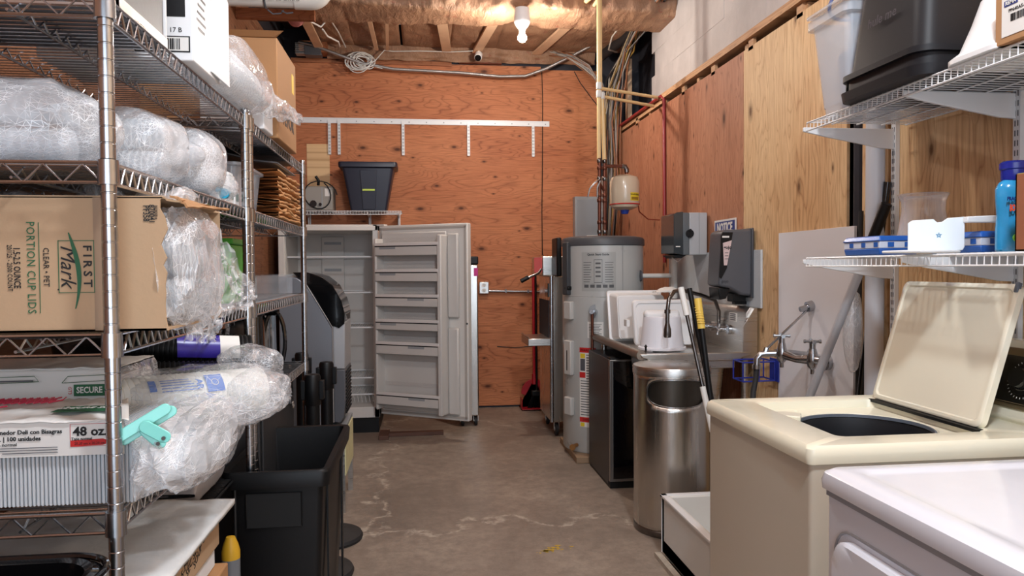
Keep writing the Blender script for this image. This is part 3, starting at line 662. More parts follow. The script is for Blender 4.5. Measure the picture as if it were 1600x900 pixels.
# turquoise bag clip
teal = mat('turquoise_plastic', (128,214,204), .3, coat=.3)
ck = thing('bag_clip', (-.50, 1.37, 1.05), 'turquoise plastic bag clip gripping the crumpled bag', 'clip')
def bar(p0, p1, w_, th, name, m=teal):
    p0, p1 = Vector(p0), Vector(p1); d = p1-p0; n = Vector((.25, -1, .12)).normalized(); s_ = d.cross(n).normalized(); c = (p0+p1)/2; L = d.length/2; pl = []
    d = d.normalized(); k = 6; R = w_/2; mb = MB()
    for a in range(k+1): q = -PI/2+PI*a/k; pl.append(p1-d*R+d*R*math.cos(q)+s_*R*math.sin(q))
    for a in range(k+1): q = PI/2+PI*a/k; pl.append(p0+d*R+d*R*math.cos(q)+s_*R*math.sin(q))
    m_ = len(pl); mb.add([p-n*th/2 for p in pl]+[p+n*th/2 for p in pl], [tuple(range(m_))[::-1], tuple(range(m_, 2*m_))]+[(i, (i+1) % m_, m_+(i+1) % m_, m_+i) for i in range(m_)])
    return obj(name, mb, m, ck, bevel=.0015)
a0, a1 = Vector((-.535, 1.345, 1.075)), Vector((-.448, 1.375, 1.128))
bar(a0, a1, .020, .006, 'jaw'); bar(a0+Vector((.006,.012,-.006)), a1+Vector((.006,.012,-.006)), .020, .005, 'jaw')
bar((-.492, 1.352, 1.102), (-.440, 1.345, 1.074), .022, .005, 'handle'); bar((-.495, 1.366, 1.094), (-.455, 1.362, 1.058), .020, .005, 'handle')
obj('spring', MB().tube([(-.489+.004*math.cos(q), 1.358+.001*q, 1.098+.004*math.sin(q)) for q in [k*.7 for k in range(26)]], .0009, 5), M['chrome'], ck)
for c in ((-.449, 1.3405, 1.078), (-.464, 1.357, 1.065)): obj('rivet', MB().disc(c, .0035, -.002, 12, 'Y'), M['chromed'], ck)
# big black tub at the back of the fourth shelf
tb = thing('black_food_tub', (-.80, 2.10, z4), 'large glossy black tub behind the sleeves on the fourth shelf', 'tub')
shell_ = MB(); rings = []
for z, ins in ((z4, .03), (z4+.10, .015), (1.20, 0), (1.205, -.012), (1.215, -.012), (1.217, 0), (1.10, .02)):
    rings.append([(x, y, z) for x, y in rrect(-.97+ins, 2.02+ins*.4 if ins > 0 else 2.02+ins, -.565-ins, 2.31-max(ins, -.012)*.4, .05)])
shell(shell_, rings, True, True); obj('body', shell_, M['blackg'], tb, smooth=True)
# ---------------------------------------------------------------- under the near unit: stacked cartons with foam sheets
sx = 'cartons stacked under the near shelving'
c1 = thing('soup_cup_carton', (-.74, 1.75, .69), 'flat brown carton with handwriting, topmost of the stack under the shelf', 'carton', sx)
obj('body', MB().bb(-.98, 1.53, .692, -.505, 1.885, .782), M['card'], c1, bevel=.003)
for k, s_ in enumerate(('5-MINI', 'SEC SEVEN', 'SOUP CUPS')): text(s_, (-.505, 1.63+k*.055, .745), (0,-.45,1), (0,1,.45), .026, M['ink'], c1)
tag(obj('white_box', MB().bb(-.97, 1.55, .640, -.515, 1.88, .690), M['cardw'], bevel=.003), 'flat white carton between two brown ones under the shelf', 'carton', sx)
tag(obj('brown_carton', MB().bb(-.97, 1.50, .138, -.490, 1.905, .638), M['cardb'], bevel=.004), 'bottom brown carton of the stack under the shelf', 'carton', sx)
def foam(u, v):
    x = -1.0+.515*u+.015*v; y = 1.46+.47*v-.03*u
    return (x, y, .793+.003*noise.noise(Vector((u*8, v*8, 1)))-.018*max(0, (u-.88)/.12)**2*(1-v)-.012*max(0, (.10-v)/.1)**2)
fo = obj('foam_sheet', MB().grid(60, 40, foam), mat('foam_wrap', (226,228,228), .55, alpha=.93, bump=.8, bs=22, var=.06, vs=18), smooth='all', thick=.012)
tag(fo, 'stack of white foam sheets lying on the handwritten carton', 'foam sheets')
# black tote in the lower left corner and ribbed hose
tt = thing('black_tote', (-.74, 1.15, 0), 'glossy black rounded tote in the lower left corner beside the ribbed hose', 'bin')
mb = MB(); rings = []
for z, ins in ((.001, .06), (.80, .02), (.865, .0), (.885, .0), (.893, .012), (.889, .022), (.80, .035), (.30, .07)):
    rings.append([(x, y, z) for x, y in rrect(-.95+ins, 1.05+ins, -.515-ins, 1.31-ins, .075-ins*.3, 7)])
shell(mb, rings, True, True); obj('body', mb, M['blackg'], tt, smooth=True)
obj('rim', MB().tube([(x, y, .889) for x, y in rrect(-.955, 1.045, -.510, 1.315, .08, 7)], .006, 8, closed=True), M['blackg'], tt, smooth=True)
hs = [Vector(p) for p in ((-.64, .98, 1.16), (-.602, .98, 1.08), (-.585, .975, .98), (-.572, .97, .85), (-.562, .96, .65), (-.56, .94, .40), (-.58, .90, .15), (-.62, .86, .03))]
pts = []; R = []
for i in range(len(hs)-1):
    nn = 26
    for k in range(nn):
        pts += [hs[i].lerp(hs[i+1], (k+q)/nn) for q in (0, .5)]; R += [.0235, .0285]
tag(obj('ribbed_hose', MB().tube(pts, R, 18), M['chromed'], smooth='all'), 'ribbed metal hose at the left edge of the photograph', 'hose')
# black wire rack with a wrapped packet
rk = thing('black_wire_rack', (-.75, 2.13, .12), 'black wire rack carrying the silvery packet behind the foam sheets', 'rack')
mb = MB()
for k in range(26): y = 1.955+.35*k/25; mb.tube([(-.96, y, .742), (-.575, y, .742)], .0021, 5, caps=False)
o = obj('deck', mb, M['wireblack'], rk, smooth=True); o['kind'] = 'stuff'
mb = MB()
for k in range(24): z = .42+.31*k/23; mb.tube([(-.96, 1.951, z), (-.570, 1.951, z)], .0021, 5, caps=False)
o = obj('end_grid', mb, M['wireblack'], rk, smooth=True); o['kind'] = 'stuff'
obj('frame', MB().tube([(-.97, 1.95, .737), (-.57, 1.95, .737), (-.57, 2.31, .737), (-.97, 2.31, .737)], .004, 6, closed=True), M['wireblack'], rk)
obj('diagonal_wire', MB().tube([(-.70, 1.948, .43), (-.575, 1.948, .70)], .004, 6), M['wireblack'], rk)
for x in (-.965, -.57):
    for y in (1.955, 2.305): obj('leg', MB().tube([(x, y, .13), (x, y, .737)], .005, 8), M['wireblack'], rk)
def pk_(u, v):
    a = 2*PI*u; e = .35; sg = lambda q: abs(q)**e*(1 if q > 0 else -1)
    y = 1.985+.29*v; s_ = 1-.85*abs(2*v-1)**8
    return (-.76+.17*sg(math.cos(a)), y, .785+(.036*sg(math.sin(a))+.004*noise.noise(Vector((u*20, v*9, 1))))*s_)
pkt = thing('wrapped_packet', (-.76, 2.12, .745), 'silvery film-wrapped packet with faint print on the black wire rack', 'packet')
obj('film', MB().grid(48, 30, pk_, cu=True), mat('silver_film', (190,188,190), .3, .3, bump=.4, bs=20), pkt, smooth='all')
for k in range(3):
    for x in (-.80, -.69): patch('faint_print', (x, 1.984, .803-.016*k), (0,0,1), (1,0,0), .07, .005, M['dgrey'], pkt, lift=.004)
yb = thing('spray_bottle', (-.50, 2.10, 0), 'grey bottle with a yellow shoulder standing beside the cartons', 'bottle')
obj('body', MB().lathe([(.001, 0), (.024, 0), (.025, .02), (.025, .565)], (-.538, 2.12, .001), 20), mat('grey_bottle', (120,124,130), .3, alpha=.9), yb, smooth=True)
obj('shoulder', MB().lathe([(.025, .565), (.025, .585), (.020, .605), (.012, .625), (.001, .627)], (-.538, 2.12, .001), 20), mat('yellow_plastic', (206,160,40), .45), yb, smooth=True)
# ---------------------------------------------------------------- far unit contents
tu = thing('clear_tub', (-.70, 2.62, 1.556), 'clear plastic tub on the second shelf of the far unit', 'tub')
mb = MB(); rings = []
for z, ins in ((1.556, .018), (1.70, .004), (1.703, -.006), (1.712, -.006), (1.712, .004), (1.60, .014)):
    rings.append([(x, y, z) for x, y in rrect(-.90+ins, 2.44+ins, -.57-ins, 2.78-ins, .03)])
shell(mb, rings, True, False); obj('body', mb, M['clear'], tu, smooth=True)
obj('contents', MB().bb(-.86, 2.49, 1.57, -.60, 2.74, 1.68), mat('grey_contents', (190,180,180), .6), tu, bevel=.01)
g = 'crumpled brown paper bags on the far unit'
kp = mat('brown_kraft_paper', (196,146,96), .75, var=.15, vs=10, bump=.4, bs=14)
random.seed(5)
for k in range(11):
    z0 = 1.558+k*.0165; sd_ = k*2.1
    def bag(u, v, z0=z0, sd_=sd_, k=k):
        a = u*2*PI; q = .0075
        x = -.72+(.195+.010*noise.noise(Vector((v*6, sd_, 1))))*max(-1, min(1, 1.25*math.cos(a))); y = 2.82+.50*v+.006*noise.noise(Vector((u*6, sd_, 3)))
        return (x, y, z0+q+q*.9*math.sin(a)+.012*noise.noise(Vector((x*8+sd_*.5, y*7+sd_, sd_*.3)))+.006*noise.noise(Vector((x*20, y*20, sd_*3)))+.003*noise.noise(Vector((x*50, y*50, sd_))))
    o = obj('paper_bag', MB().grid(26, 40, bag, cu=True), kp, smooth='all')
    tag(o, ('bottom' if k == 0 else 'top' if k == 10 else ['second', 'third', 'fourth', 'fifth', 'sixth', 'seventh', 'eighth', 'ninth', 'tenth'][k-1])+' brown paper bag from the bottom of the crumpled stack on the far unit' if k not in (0, 10) else ['bottom', 'topmost'][k == 10]+' brown paper bag of the crumpled stack on the far unit', 'paper bag', g)
def fold_(u, v):
    return (-.95+.42*u, 2.74+.40*v+.10*u, 1.775+.028*math.sin(PI*min(1, u*1.3))*(1-.5*v)-.03*max(0, u-.7))
tag(obj('dark_folder', MB().grid(24, 10, fold_), M['dgrey'], smooth='all', thick=.004), 'bent dark grey sheet lying over the brown paper bags', 'folder')
ac = thing('clear_display_case', (-.72, 2.95, 1.262), 'clear shallow plastic case on the third shelf of the far unit', 'case')
mb = MB()
mb.bb(-.95, 2.60, 1.264, -.56, 3.30, 1.267).bb(-.95, 2.60, 1.264, -.56, 2.604, 1.345).bb(-.95, 3.296, 1.264, -.56, 3.30, 1.345).bb(-.564, 2.60, 1.264, -.56, 3.30, 1.345).bb(-.95, 2.60, 1.264, -.946, 3.30, 1.345)
obj('body', mb, M['clear2'], ac); obj('lid', MB().bb(-.955, 2.595, 1.345, -.555, 3.305, 1.349), M['clear2'], ac)
gb = thing('green_box', (-.85, 2.50, 1.262), 'bright green box behind the film on the third shelf', 'box')
obj('body', MB().frustum(-.88, 2.40, -.590, 2.57, 1.262, 1.450, .012), mat('bright_green_plastic', (76,160,50), .35), gb, bevel=.006)
obj('lid', MB().bb(-.885, 2.395, 1.450, -.585, 2.575, 1.468), mat('bright_green_plastic', (76,160,50), .35), gb, bevel=.004)
g = 'small dark jars on the third shelf'
for k in range(3):
    x = -.93+k*.10
    tag(obj('dark_jar', MB().lathe([(.001, 0), (.03, 0), (.03, .15), (.02, .17), (.02, .20), (.001, .20)], (x, 2.66, 1.262), 16), M['blackp'], smooth=True), 'dark jar behind the bright green box on the third shelf', 'jar', g)
cm = thing('black_urn', (-.72, 3.10, z4), 'tall black appliance with an oval side handle on the fourth shelf of the far unit', 'appliance')
mb = MB(); rings = []
for z, ins in ((z4, .0), (1.02, .004), (1.19, .006), (1.205, .02)):
    rings.append([(x, y, z) for x, y in rrect(-.90+ins, 2.90+ins, -.605-ins, 3.22-ins, .03)])
shell(mb, rings, True, True); obj('body', mb, M['blackg'], cm, smooth=True)
obj('handle', MB().tube([(-.598+.0-.02+.045*(1+math.cos(a))*.9, 2.98+.0*a, 1.09+.115*math.sin(a)) for a in [k*2*PI/24 for k in range(24)]], .008, 8, closed=True), M['blackg'], cm, smooth=True)
obj('handle_bracket', MB().bb(-.61, 2.97, 1.19, -.57, 2.99, 1.20).bb(-.61, 2.97, 1.0, -.545, 2.99, 1.01), M['blackg'], cm)
sb2 = thing('black_zip_bag', (-.70, 2.58, z4), 'black zipped bag with a shiny zip on the fourth shelf of the far unit', 'bag')
def zb_(u, v):
    a = 2*PI*u; e = .55; sg = lambda q: abs(q)**e*(1 if q > 0 else -1); h = v
    return (-.74+.17*sg(math.cos(a))*(1-.28*h*h), 2.60+.14*sg(math.sin(a))*(1-.35*h*h)+.01*noise.noise(Vector((u*8, v*5, 1))), z4+.24*math.sin(h*PI/2))
obj('body', MB().grid(40, 22, zb_, cu=True), M['blackp'], sb2, smooth='all')
obj('zip', MB().tube([(-.585-.045*v, 2.50+.04*v, z4+.03+.18*v) for v in [k/10 for k in range(11)]], .0028, 6), M['chrome'], sb2)
obj('strap', MB().tube([(-.60, 2.56, 1.12), (-.565, 2.55, 1.10), (-.55, 2.55, 1.06), (-.56, 2.54, 1.02)], .006, 6), M['blackp'], sb2)
crinkle('loose_film', (-.60, 2.86, .966), (.06, .16, .012), M['filmd'], 44, .2, .8, 40, 24, 'Y')
tag(bpy.data.objects['loose_film.001'] if 'loose_film.001' in bpy.data.objects else bpy.data.objects['loose_film'], 'flat scrap of clear film beside the black appliance', 'film')
cbn = thing('dark_metal_cabinet', (-.76, 2.98, .125), 'dark metal cabinet with latches under the far shelving unit', 'cabinet')
obj('body', MB().bb(-.95, 2.68, .125, -.575, 3.34, .905), mat('dark_metal', (66,66,68), .45, .5), cbn, bevel=.004)
obj('door', MB().bb(-.575, 2.70, .145, -.566, 3.32, .89), mat('dark_metal', (66,66,68), .45, .5), cbn, bevel=.003)
for z in (.60, .80):
    l_ = obj('latch', MB().bb(-.566, 3.20, z, -.556, 3.25, z+.03), M['chrome'], cbn, bevel=.003); obj('latch_ring', MB().tube([(-.552, 3.225+.014*math.cos(a), z-.008+.014*math.sin(a)) for a in [k*.785 for k in range(8)]], .0022, 6, closed=True), M['chrome'], l_)
# ================================================================ slim black bin
bn = thing('slim_trash_bin', (-.45, 2.60, 0), 'tall slim black plastic trash bin with an empty open top', 'bin')
mb = MB(); rings = []
def ring(x0, y0, x1, y1, r, z, dip=0): return [(x, y, z+dip*math.sin(PI*max(0, min(1, (y-2.28)/.66)))) for x, y in rrect(x0, y0, x1, y1, r, 4)]
for z, i_, r in ((.002, .055, .02), (.45, .030, .02), (.705, .020, .02), (.708, .0, .03), (.752, -.004, .03), (.760, .0, .03), (.758, .018, .02), (.70, .026, .02), (.25, .055, .02)):
    rings.append(ring(-.605+i_, 2.285+i_, -.290-i_, 2.945-i_, r, z))
shell(mb, rings, True, True); obj('body', mb, M['blackp'], bn, smooth=True)
obj('hand_grip', MB().prism([(-.535, .585), (-.375, .585), (-.375, .69), (-.535, .69)], 'Y', 2.300, 2.303), mat('grip_recess', (5,5,6), .7), bn)
gr = MB(); gr.tube([(-.537, 2.300, .69), (-.537, 2.303, .585), (-.373, 2.303, .585), (-.373, 2.300, .69)], .0025, 6); obj('grip_frame', gr, M['blackp'], bn)
for y in (2.40, 2.80): obj('side_rib', MB().bb(-.312, y, .10, -.306, y+.03, .70), M['blackp'], bn)
# stanchions
sg = 'black retractable belt posts behind the slim bin'
def stan(x, y, h, label):
    t = thing('belt_post', (x, y, 0), label, 'belt post', sg)
    obj('base', MB().lathe([(.001, .0), (.168, .0), (.172, .012), (.165, .026), (.11, .045), (.05, .062), (.034, .075), (.001, .076)], (x, y, .001), 36), M['rubber'], t, smooth=True)
    obj('post', MB().lathe([(.030, .07), (.030, h-.14)], (x, y, 0), 24), M['blackp'], t, smooth=True)
    hd = obj('head', MB().lathe([(.033, h-.14), (.036, h-.135), (.036, h-.015), (.031, h-.003), (.001, h)], (x, y, 0), 24), M['blackp'], t, smooth=True)
    obj('belt_clip', MB().bb(x+.030, y-.018, h-.115, x+.050, y+.018, h-.03).bb(x-.05, y-.018, h-.115, x-.030, y+.018, h-.03), M['blackp'], hd, bevel=.003)
    return t
stan(-.485, 3.80, .905, 'far belt post, tallest in view, in front of the portable air conditioner')
stan(-.49, 3.36, .905, 'nearest belt post whose round base sticks out beside the slim bin')
stan(-.64, 4.02, .93, 'rearmost belt post half hidden beside the shelving')
# low stand with a pale panel
lc = thing('low_stand', (-.65, 4.45, 0), 'low metal-legged stand with a pale yellow panel carrying the air conditioner', 'stand')
obj('top', MB().bb(-.86, 4.19, .455, -.44, 4.66, .478), M['grey'], lc, bevel=.003)
obj('panel', MB().bb(-.448, 4.20, .21, -.436, 4.65, .452), mat('pale_yellow_board', (214,210,164), .7, var=.12, vs=30), lc)
for x in (-.845, -.455):
    for y in (4.205, 4.645): obj('leg', MB().bb(x-.014, y-.014, 0, x+.014, y+.014, .455), M['steel'], lc)
# portable air conditioner, seen from its side
av = thing('portable_air_conditioner', (-.62, 4.42, .48), 'tall grey portable air conditioner with a curved black top', 'air conditioner')
side = [(-.80, .48), (-.515, .48), (-.505, .60), (-.505, .93), (-.505, 1.03), (-.60, 1.21), (-.665, 1.30), (-.70, 1.325), (-.80, 1.33)]
obj('side_body', MB().prism(side, 'Y', 4.26, 4.60), mat('silver_grey_plastic', (122,126,134), .35, .2), av, bevel=.008)
fr1 = [(-.505, .50), (-.470, .495), (-.448, .53), (-.440, .62), (-.440, .80), (-.505, .80)]
obj('vent_panel', MB().prism(fr1, 'Y', 4.262, 4.598), M['dgrey'], av, bevel=.006)
obj('front_panel', MB().prism([(-.505, .802), (-.440, .802), (-.438, 1.07), (-.505, 1.07)], 'Y', 4.262, 4.598), mat('pale_silver_plastic', (168,170,174), .35, .2), av, bevel=.006)
obj('top_cowl', MB().prism([(-.507, 1.05), (-.470, 1.035), (-.440, 1.06), (-.438, 1.12), (-.455, 1.19), (-.50, 1.275), (-.56, 1.325), (-.64, 1.352), (-.72, 1.352), (-.70, 1.328), (-.66, 1.305), (-.60, 1.215), (-.507, 1.04)][::-1], 'Y', 4.255, 4.605), M['blackg'], av, bevel=.008)
for k in range(12): obj('louvre', MB().bb(-.441, 4.29, .545+k*.021, -.434, 4.57, .553+k*.021), M['blackp'], av)
obj('trim_line', MB().tube([(-.506, 4.257, .50), (-.506, 4.257, 1.04), (-.66, 4.257, 1.305)], .0025, 6), mat('bright_trim', (210,212,214), .25, .6), av)
# ================================================================ upright freezer with its door open
fwh = mat('freezer_white', (216,213,208), .35, var=.02); fin = mat('freezer_liner', (202,199,195), .4, var=.02)
fz = thing('upright_freezer', (-.76, 6.55, 0), 'white upright freezer standing open and empty against the plywood wall', 'freezer')
X0, X1, Y0, Y1, Z0, Z1 = -1.165, -.362, 6.22, 6.95, .13, 1.735
mb = MB().bb(X0, Y0, Z0, X0+.05, Y1, Z1).bb(X1-.045, Y0, Z0, X1, Y1, Z1).bb(X0, Y0, Z1-.05, X1, Y1, Z1).bb(X0, Y0, Z0, X1, Y1, Z0+.09).bb(X0, Y1-.10, Z0, X1, Y1, Z1)
obj('cabinet', mb, fwh, fz, bevel=.004)
obj('liner', MB().bb(X0+.05, Y1-.105, Z0+.09, X1-.045, Y1-.10, Z1-.05).bb(X0+.05, Y0+.03, Z0+.09, X0+.055, Y1-.10, Z1-.05), fin, fz)
obj('base', MB().bb(X0+.02, Y0+.03, .0, X1-.01, Y1, .13), M['blackp'], fz)
obj('back_panel', MB().bb(-.90, Y1-.125, 1.10, -.70, Y1-.104, 1.66), fin, fz, bevel=.006)
for z in (1.60, 1.36, 1.10): obj('vent', MB().bb(-.875, Y1-.129, z-.012, -.725, Y1-.124, z+.012), M['grey'], fz)
for z in (1.47, 1.17, .875, .45, .31):
    s_ = obj('shelf', MB().tube([(X0+.058, Y0+.10, z), (X1-.052, Y0+.10, z), (X1-.052, Y1-.14, z), (X0+.058, Y1-.14, z)], .0075, 8, closed=True), M['wirewhite'], fz, smooth=True)
    wr_ = MB()
    for k in range(34): x = X0+.065+.675*k/33; wr_.tube([(x, Y0+.10, z), (x, Y1-.14, z)], .002, 4, caps=False)
    o = obj('shelf_wires', wr_, M['wirewhite'], s_); o['kind'] = 'stuff'
bk = MB()
for k in range(22): x = X0+.075+.66*k/21; bk.tube([(x, Y0+.12, .30), (x+.012, Y0+.115, .24)], .0022, 4); bk.tube([(x, Y0+.12, .24), (x, Y1-.14, .24)], .0022, 4)
o = obj('wire_basket', bk, M['wirewhite'], fz); o['kind'] = 'stuff'
obj('top_gasket', MB().bb(X0+.02, Y0-.012, Z1-.05, X1-.02, Y0, Z1-.012), fwh, fz, bevel=.004)
# door: hinged at the right front corner, swung wide open towards the room
H0 = Vector((-.352, 6.19, 0)); H1 = Vector((.352, 5.76, 0)); dx = (H1-H0).normalized(); dn = Vector((dx.y, -dx.x, 0)); LD = (H1-H0).length   # dn points to the camera side
def D(a, b, z): return tuple(H0+dx*a+dn*b+Vector((0,0,z)))        # a along the door, b out of the inner face
def dbox(mb, a0, b0, z0, a1, b1, z1): return mb.hexa([D(a0,b0,z0), D(a1,b0,z0), D(a1,b1,z0), D(a0,b1,z0)], [D(a0,b0,z1), D(a1,b0,z1), D(a1,b1,z1), D(a0,b1,z1)])
DZ0, DZ1 = .165, 1.722
dr_ = obj('door', dbox(MB(), 0, -.06, DZ0, LD, 0, DZ1), fwh, fz, bevel=.008)
obj('door_gasket', dbox(dbox(dbox(dbox(MB(), .012, 0, DZ0+.02, LD-.012, .008, DZ0+.036), .012, 0, DZ1-.036, LD-.012, .008, DZ1-.02), .012, 0, DZ0+.02, .028, .008, DZ1-.02), LD-.028, 0, DZ0+.02, LD-.012, .008, DZ1-.02), mat('gasket_grey', (176,170,164), .6), dr_)
obj('door_liner', dbox(dbox(dbox(MB(), .035, .0, DZ0+.05, LD-.22+.04, .02, DZ1-.06), .03, .0, DZ0+.06, .055, .12, DZ1-.11), LD-.205, .0, DZ0+.05, LD-.165, .13, DZ1-.09), fin, dr_, bevel=.010)
obj('door_liner_edge', dbox(dbox(MB(), LD-.165, 0, .98, LD-.07, .035, DZ1-.08), LD-.165, 0, DZ0+.05, LD-.07, .035, .90), fin, dr_, bevel=.012)
chs = mat('bin_front_chrome', (236,235,233), .2, .2)
levels = [(1.600, 1.475, .035), (1.375, 1.262, .0), (1.175, 1.07, .0), (.995, .885, .0), (.86, .70, .0), (.575, .285, .0)]
for k, (zf, zb_) in enumerate(((1.555, 1.49), (1.345, 1.285), (1.145, 1.085), (.945, .895), (.765, .70), (.355, .29))):
    b_ = obj('door_bin', dbox(dbox(MB(), .045, .0, zb_-.02, LD-.195, .125, zb_-.008), .045, .112, zb_-.02, LD-.195, .125, zf), fin, dr_, bevel=.005)
    obj('bin_front_rail', dbox(MB(), .045, .124, zf-.004, LD-.19, .131, zf+.020), chs, b_, bevel=.002)
    obj('bin_shadow_gap', dbox(MB(), .046, .122, zf-.012, LD-.192, .1265, zf-.004), M['ink'], b_)
    obj('bin_label', dbox(MB(), .09 if k in (0, 1, 3) else .35, .1245, zf-.030, .24 if k in (0, 1, 3) else .50, .127, zf-.012), M['grey'], b_)
for k, z in enumerate((1.62, 1.41, 1.20, 1.0, .83, .45)):
    obj('liner_recess', dbox(MB(), .06, .018, z-.035, LD-.20, .022, z+.0), mat('recess_texture', (196,192,188), .5, bump=.8, bs=160), dr_)
obj('door_handle', dbox(MB(), LD-.07, -.10, .92, LD-.03, -.06, 1.35), fwh, dr_, bevel=.01)
obj('lock', MB().disc(D(LD-.012, .0, .935), .008, -.006, 12, 'Y'), M['blackp'], dr_)
obj('hinge', dbox(MB(), -.02, -.05, DZ1, .05, .0, DZ1+.012), fwh, fz)
patch('maker_mark', D(.42, .001, DZ0+.028), (0,0,1), dx, .09, .010, M['grey'], dr_)
tag(obj('wooden_shim', MB().bb(-.36, 5.95, .0, -.28, 6.18, .035).bb(-.30, 6.06, .0, .16, 6.13, .03), mat('stained_wood', (96,66,54), .7, var=.2), bevel=.003), 'stained wooden blocks on the floor under the open freezer door', 'wood block')
# ---------------------------------------------------------------- steel rack behind the door
rk2 = thing('steel_rack', (.47, 6.55, 0), 'narrow stainless steel panel rack on casters behind the open freezer door', 'rack')
obj('body', MB().bb(.30, 6.35, .09, .475, 6.72, 1.40), M['steelv'], rk2, bevel=.01)
obj('top_cap', MB().bb(.295, 6.345, 1.40, .48, 6.725, 1.47), M['blackp'], rk2, bevel=.01)
obj('pink_sticker', MB().bb(.4755, 6.36, 1.28, .4765, 6.50, 1.38).bb(.44, 6.3475, 1.30, .474, 6.349, 1.37), mat('magenta_sticker', (196,40,130), .5), rk2)
def caster(x, y, par, r=.05, name='caster'):
    c = obj(name, MB().lathe([(.001, -.014), (r*.8, -.014), (r, -.010), (r, .010), (r*.8, .014), (.001, .014)], (x, y, r+.002), 24, 'X'), M['rubber'], par, smooth=True)
    obj('hub', MB().lathe([(.001, -.016), (r*.4, -.016), (r*.4, .016), (.001, .016)], (x, y, r+.002), 16, 'X'), M['steel'], c)
    obj('fork', MB().bb(x-.022, y-.014, r, x-.018, y+.014, 2*r+.012).bb(x+.018, y-.014, r, x+.022, y+.014, 2*r+.012).bb(x-.026, y-.02, 2*r+.012, x+.026, y+.02, 2*r+.02), M['steel'], c)
    return c
for x in (.335, .45):
    for y in (6.40, 6.66): caster(x, y, rk2, .04)
# ---------------------------------------------------------------- shelf on the back wall, tote and appliance
def wire_shelf(name, x0, x1, y0, y1, z, label, front, m=M['wirewhite'], pitch=.025, group=None, mid=2):
    """ventilated wire shelf; front says on which side the lip hangs: 'Y-' or 'X-'; wires run to the wall"""
    t = thing(name, ((x0+x1)/2, (y0+y1)/2, z), label, 'shelf', group); a = MB(); b_ = MB()
    if front == 'Y-':
        n = int((x1-x0)/pitch)
        for k in range(n+1):
            x = x0+(x1-x0)*k/n; a.tube([(x, y1, z), (x, y0, z), (x, y0-.001, z-.03)], .0018, 5, caps=False)
        for y, zz in ((y0, z), (y0-.001, z-.03), (y1, z)): b_.tube([(x0, y, zz-.003), (x1, y, zz-.003)], .0032, 6)
        for k in range(mid): y = y0+(y1-y0)*(k+1)/(mid+1); b_.tube([(x0, y, z-.005), (x1, y, z-.005)], .003, 6)
    else:
        n = int((y1-y0)/pitch)
        for k in range(n+1):
            y = y0+(y1-y0)*k/n; a.tube([(x1, y, z), (x0, y, z), (x0-.001, y, z-.03)], .0018, 5, caps=False)
        for x, zz in ((x0, z), (x0-.001, z-.03), (x1, z)): b_.tube([(x, y0, zz-.003), (x, y1, zz-.003)], .0032, 6)
        for k in range(mid): x = x0+(x1-x0)*(k+1)/(mid+1); b_.tube([(x, y0, z-.005), (x, y1, z-.005)], .003, 6)
    o = obj('cross_wires', a, m, t, smooth=True); o['kind'] = 'stuff'; obj('frame_rods', b_, m, t, smooth=True)
    return t
ws = wire_shelf('wire_shelf', -1.12, -.185, 6.83, 7.17, 1.895, 'white wire shelf on the back wall carrying the navy tote', 'Y-')
for x in (-1.05, -.49, -.215):
    obj('bracket', MB().prism([(6.86, 1.885), (7.17, 1.885), (7.17, 1.70), (7.155, 1.70), (7.10, 1.85), (6.86, 1.872)], 'X', x-.006, x+.006), M['wirewhite'], ws)
    obj('upright', MB().bb(x-.012, 7.172, 1.63, x+.012, 7.184, 1.90), M['wirewhite'], ws)
nt = thing('navy_tote', (-.475, 6.98, 1.9), 'dark navy lidless plastic tote with a green strip label on the wall shelf', 'tote')
mb = MB(); rings = []
for z, i_, r in ((1.899, .105, .02), (2.28, .035, .03), (2.29, .004, .03), (2.325, .0, .035), (2.335, .006, .03), (2.325, .03, .03), (1.95, .10, .02)):
    rings.append([(x, y, z) for x, y in rrect(-.745+i_, 6.80+i_*.7, -.215-i_, 7.16-i_*.5, r, 4)])
shell(mb, rings, True, True); obj('body', mb, M['navy'], nt, smooth=True)
obj('front_panel', MB().hexa([(-.53, 6.862, 1.91), (-.42, 6.862, 1.91), (-.42, 6.868, 1.91), (-.53, 6.868, 1.91)], [(-.55, 6.815, 2.26), (-.40, 6.815, 2.26), (-.40, 6.83, 2.26), (-.55, 6.83, 2.26)]), M['navy'], nt, bevel=.004)
obj('strip_label', MB().obb((-.475, 6.829, 2.085), (.055, 0, 0), (0, .0012, 0), (0, 0, .008)), mat('lime_label', (196,222,90), .5), nt)
gm = thing('grey_motor_unit', (-.92, 6.98, 1.9), 'grey boxy appliance with a coiled black power cord on the wall shelf', 'appliance')
obj('body', MB().bb(-1.10, 6.88, 1.90, -.80, 7.12, 2.12), mat('warm_grey_case', (150,146,140), .5), gm, bevel=.012)
obj('sticker', MB().bb(-.87, 6.877, 2.03, -.825, 6.8795, 2.10), M['label'], gm)
obj('control_strip', MB().bb(-.90, 6.878, 1.91, -.89, 6.8795, 2.11), M['grey'], gm)
obj('knob', MB().disc((-.97, 6.88, 1.96), .03, -.03, 20, 'Y').disc((-.91, 6.88, 1.955), .014, -.015, 16, 'Y'), M['blackg'], gm)
co = [(-.92+.16*math.cos(a)*(1-.02*k), 6.87, 2.04+.125*math.sin(a)) for k, a in enumerate([q*.35 for q in range(22)])]
obj('power_cord', MB().tube(co, .0055, 7), M['blackp'], gm, smooth=True)
obj('plug', MB().tube([(-.93, 6.90, 2.13), (-.925, 6.89, 2.17), (-.95, 6.89, 2.21)], .013, 8), M['blackp'], gm)
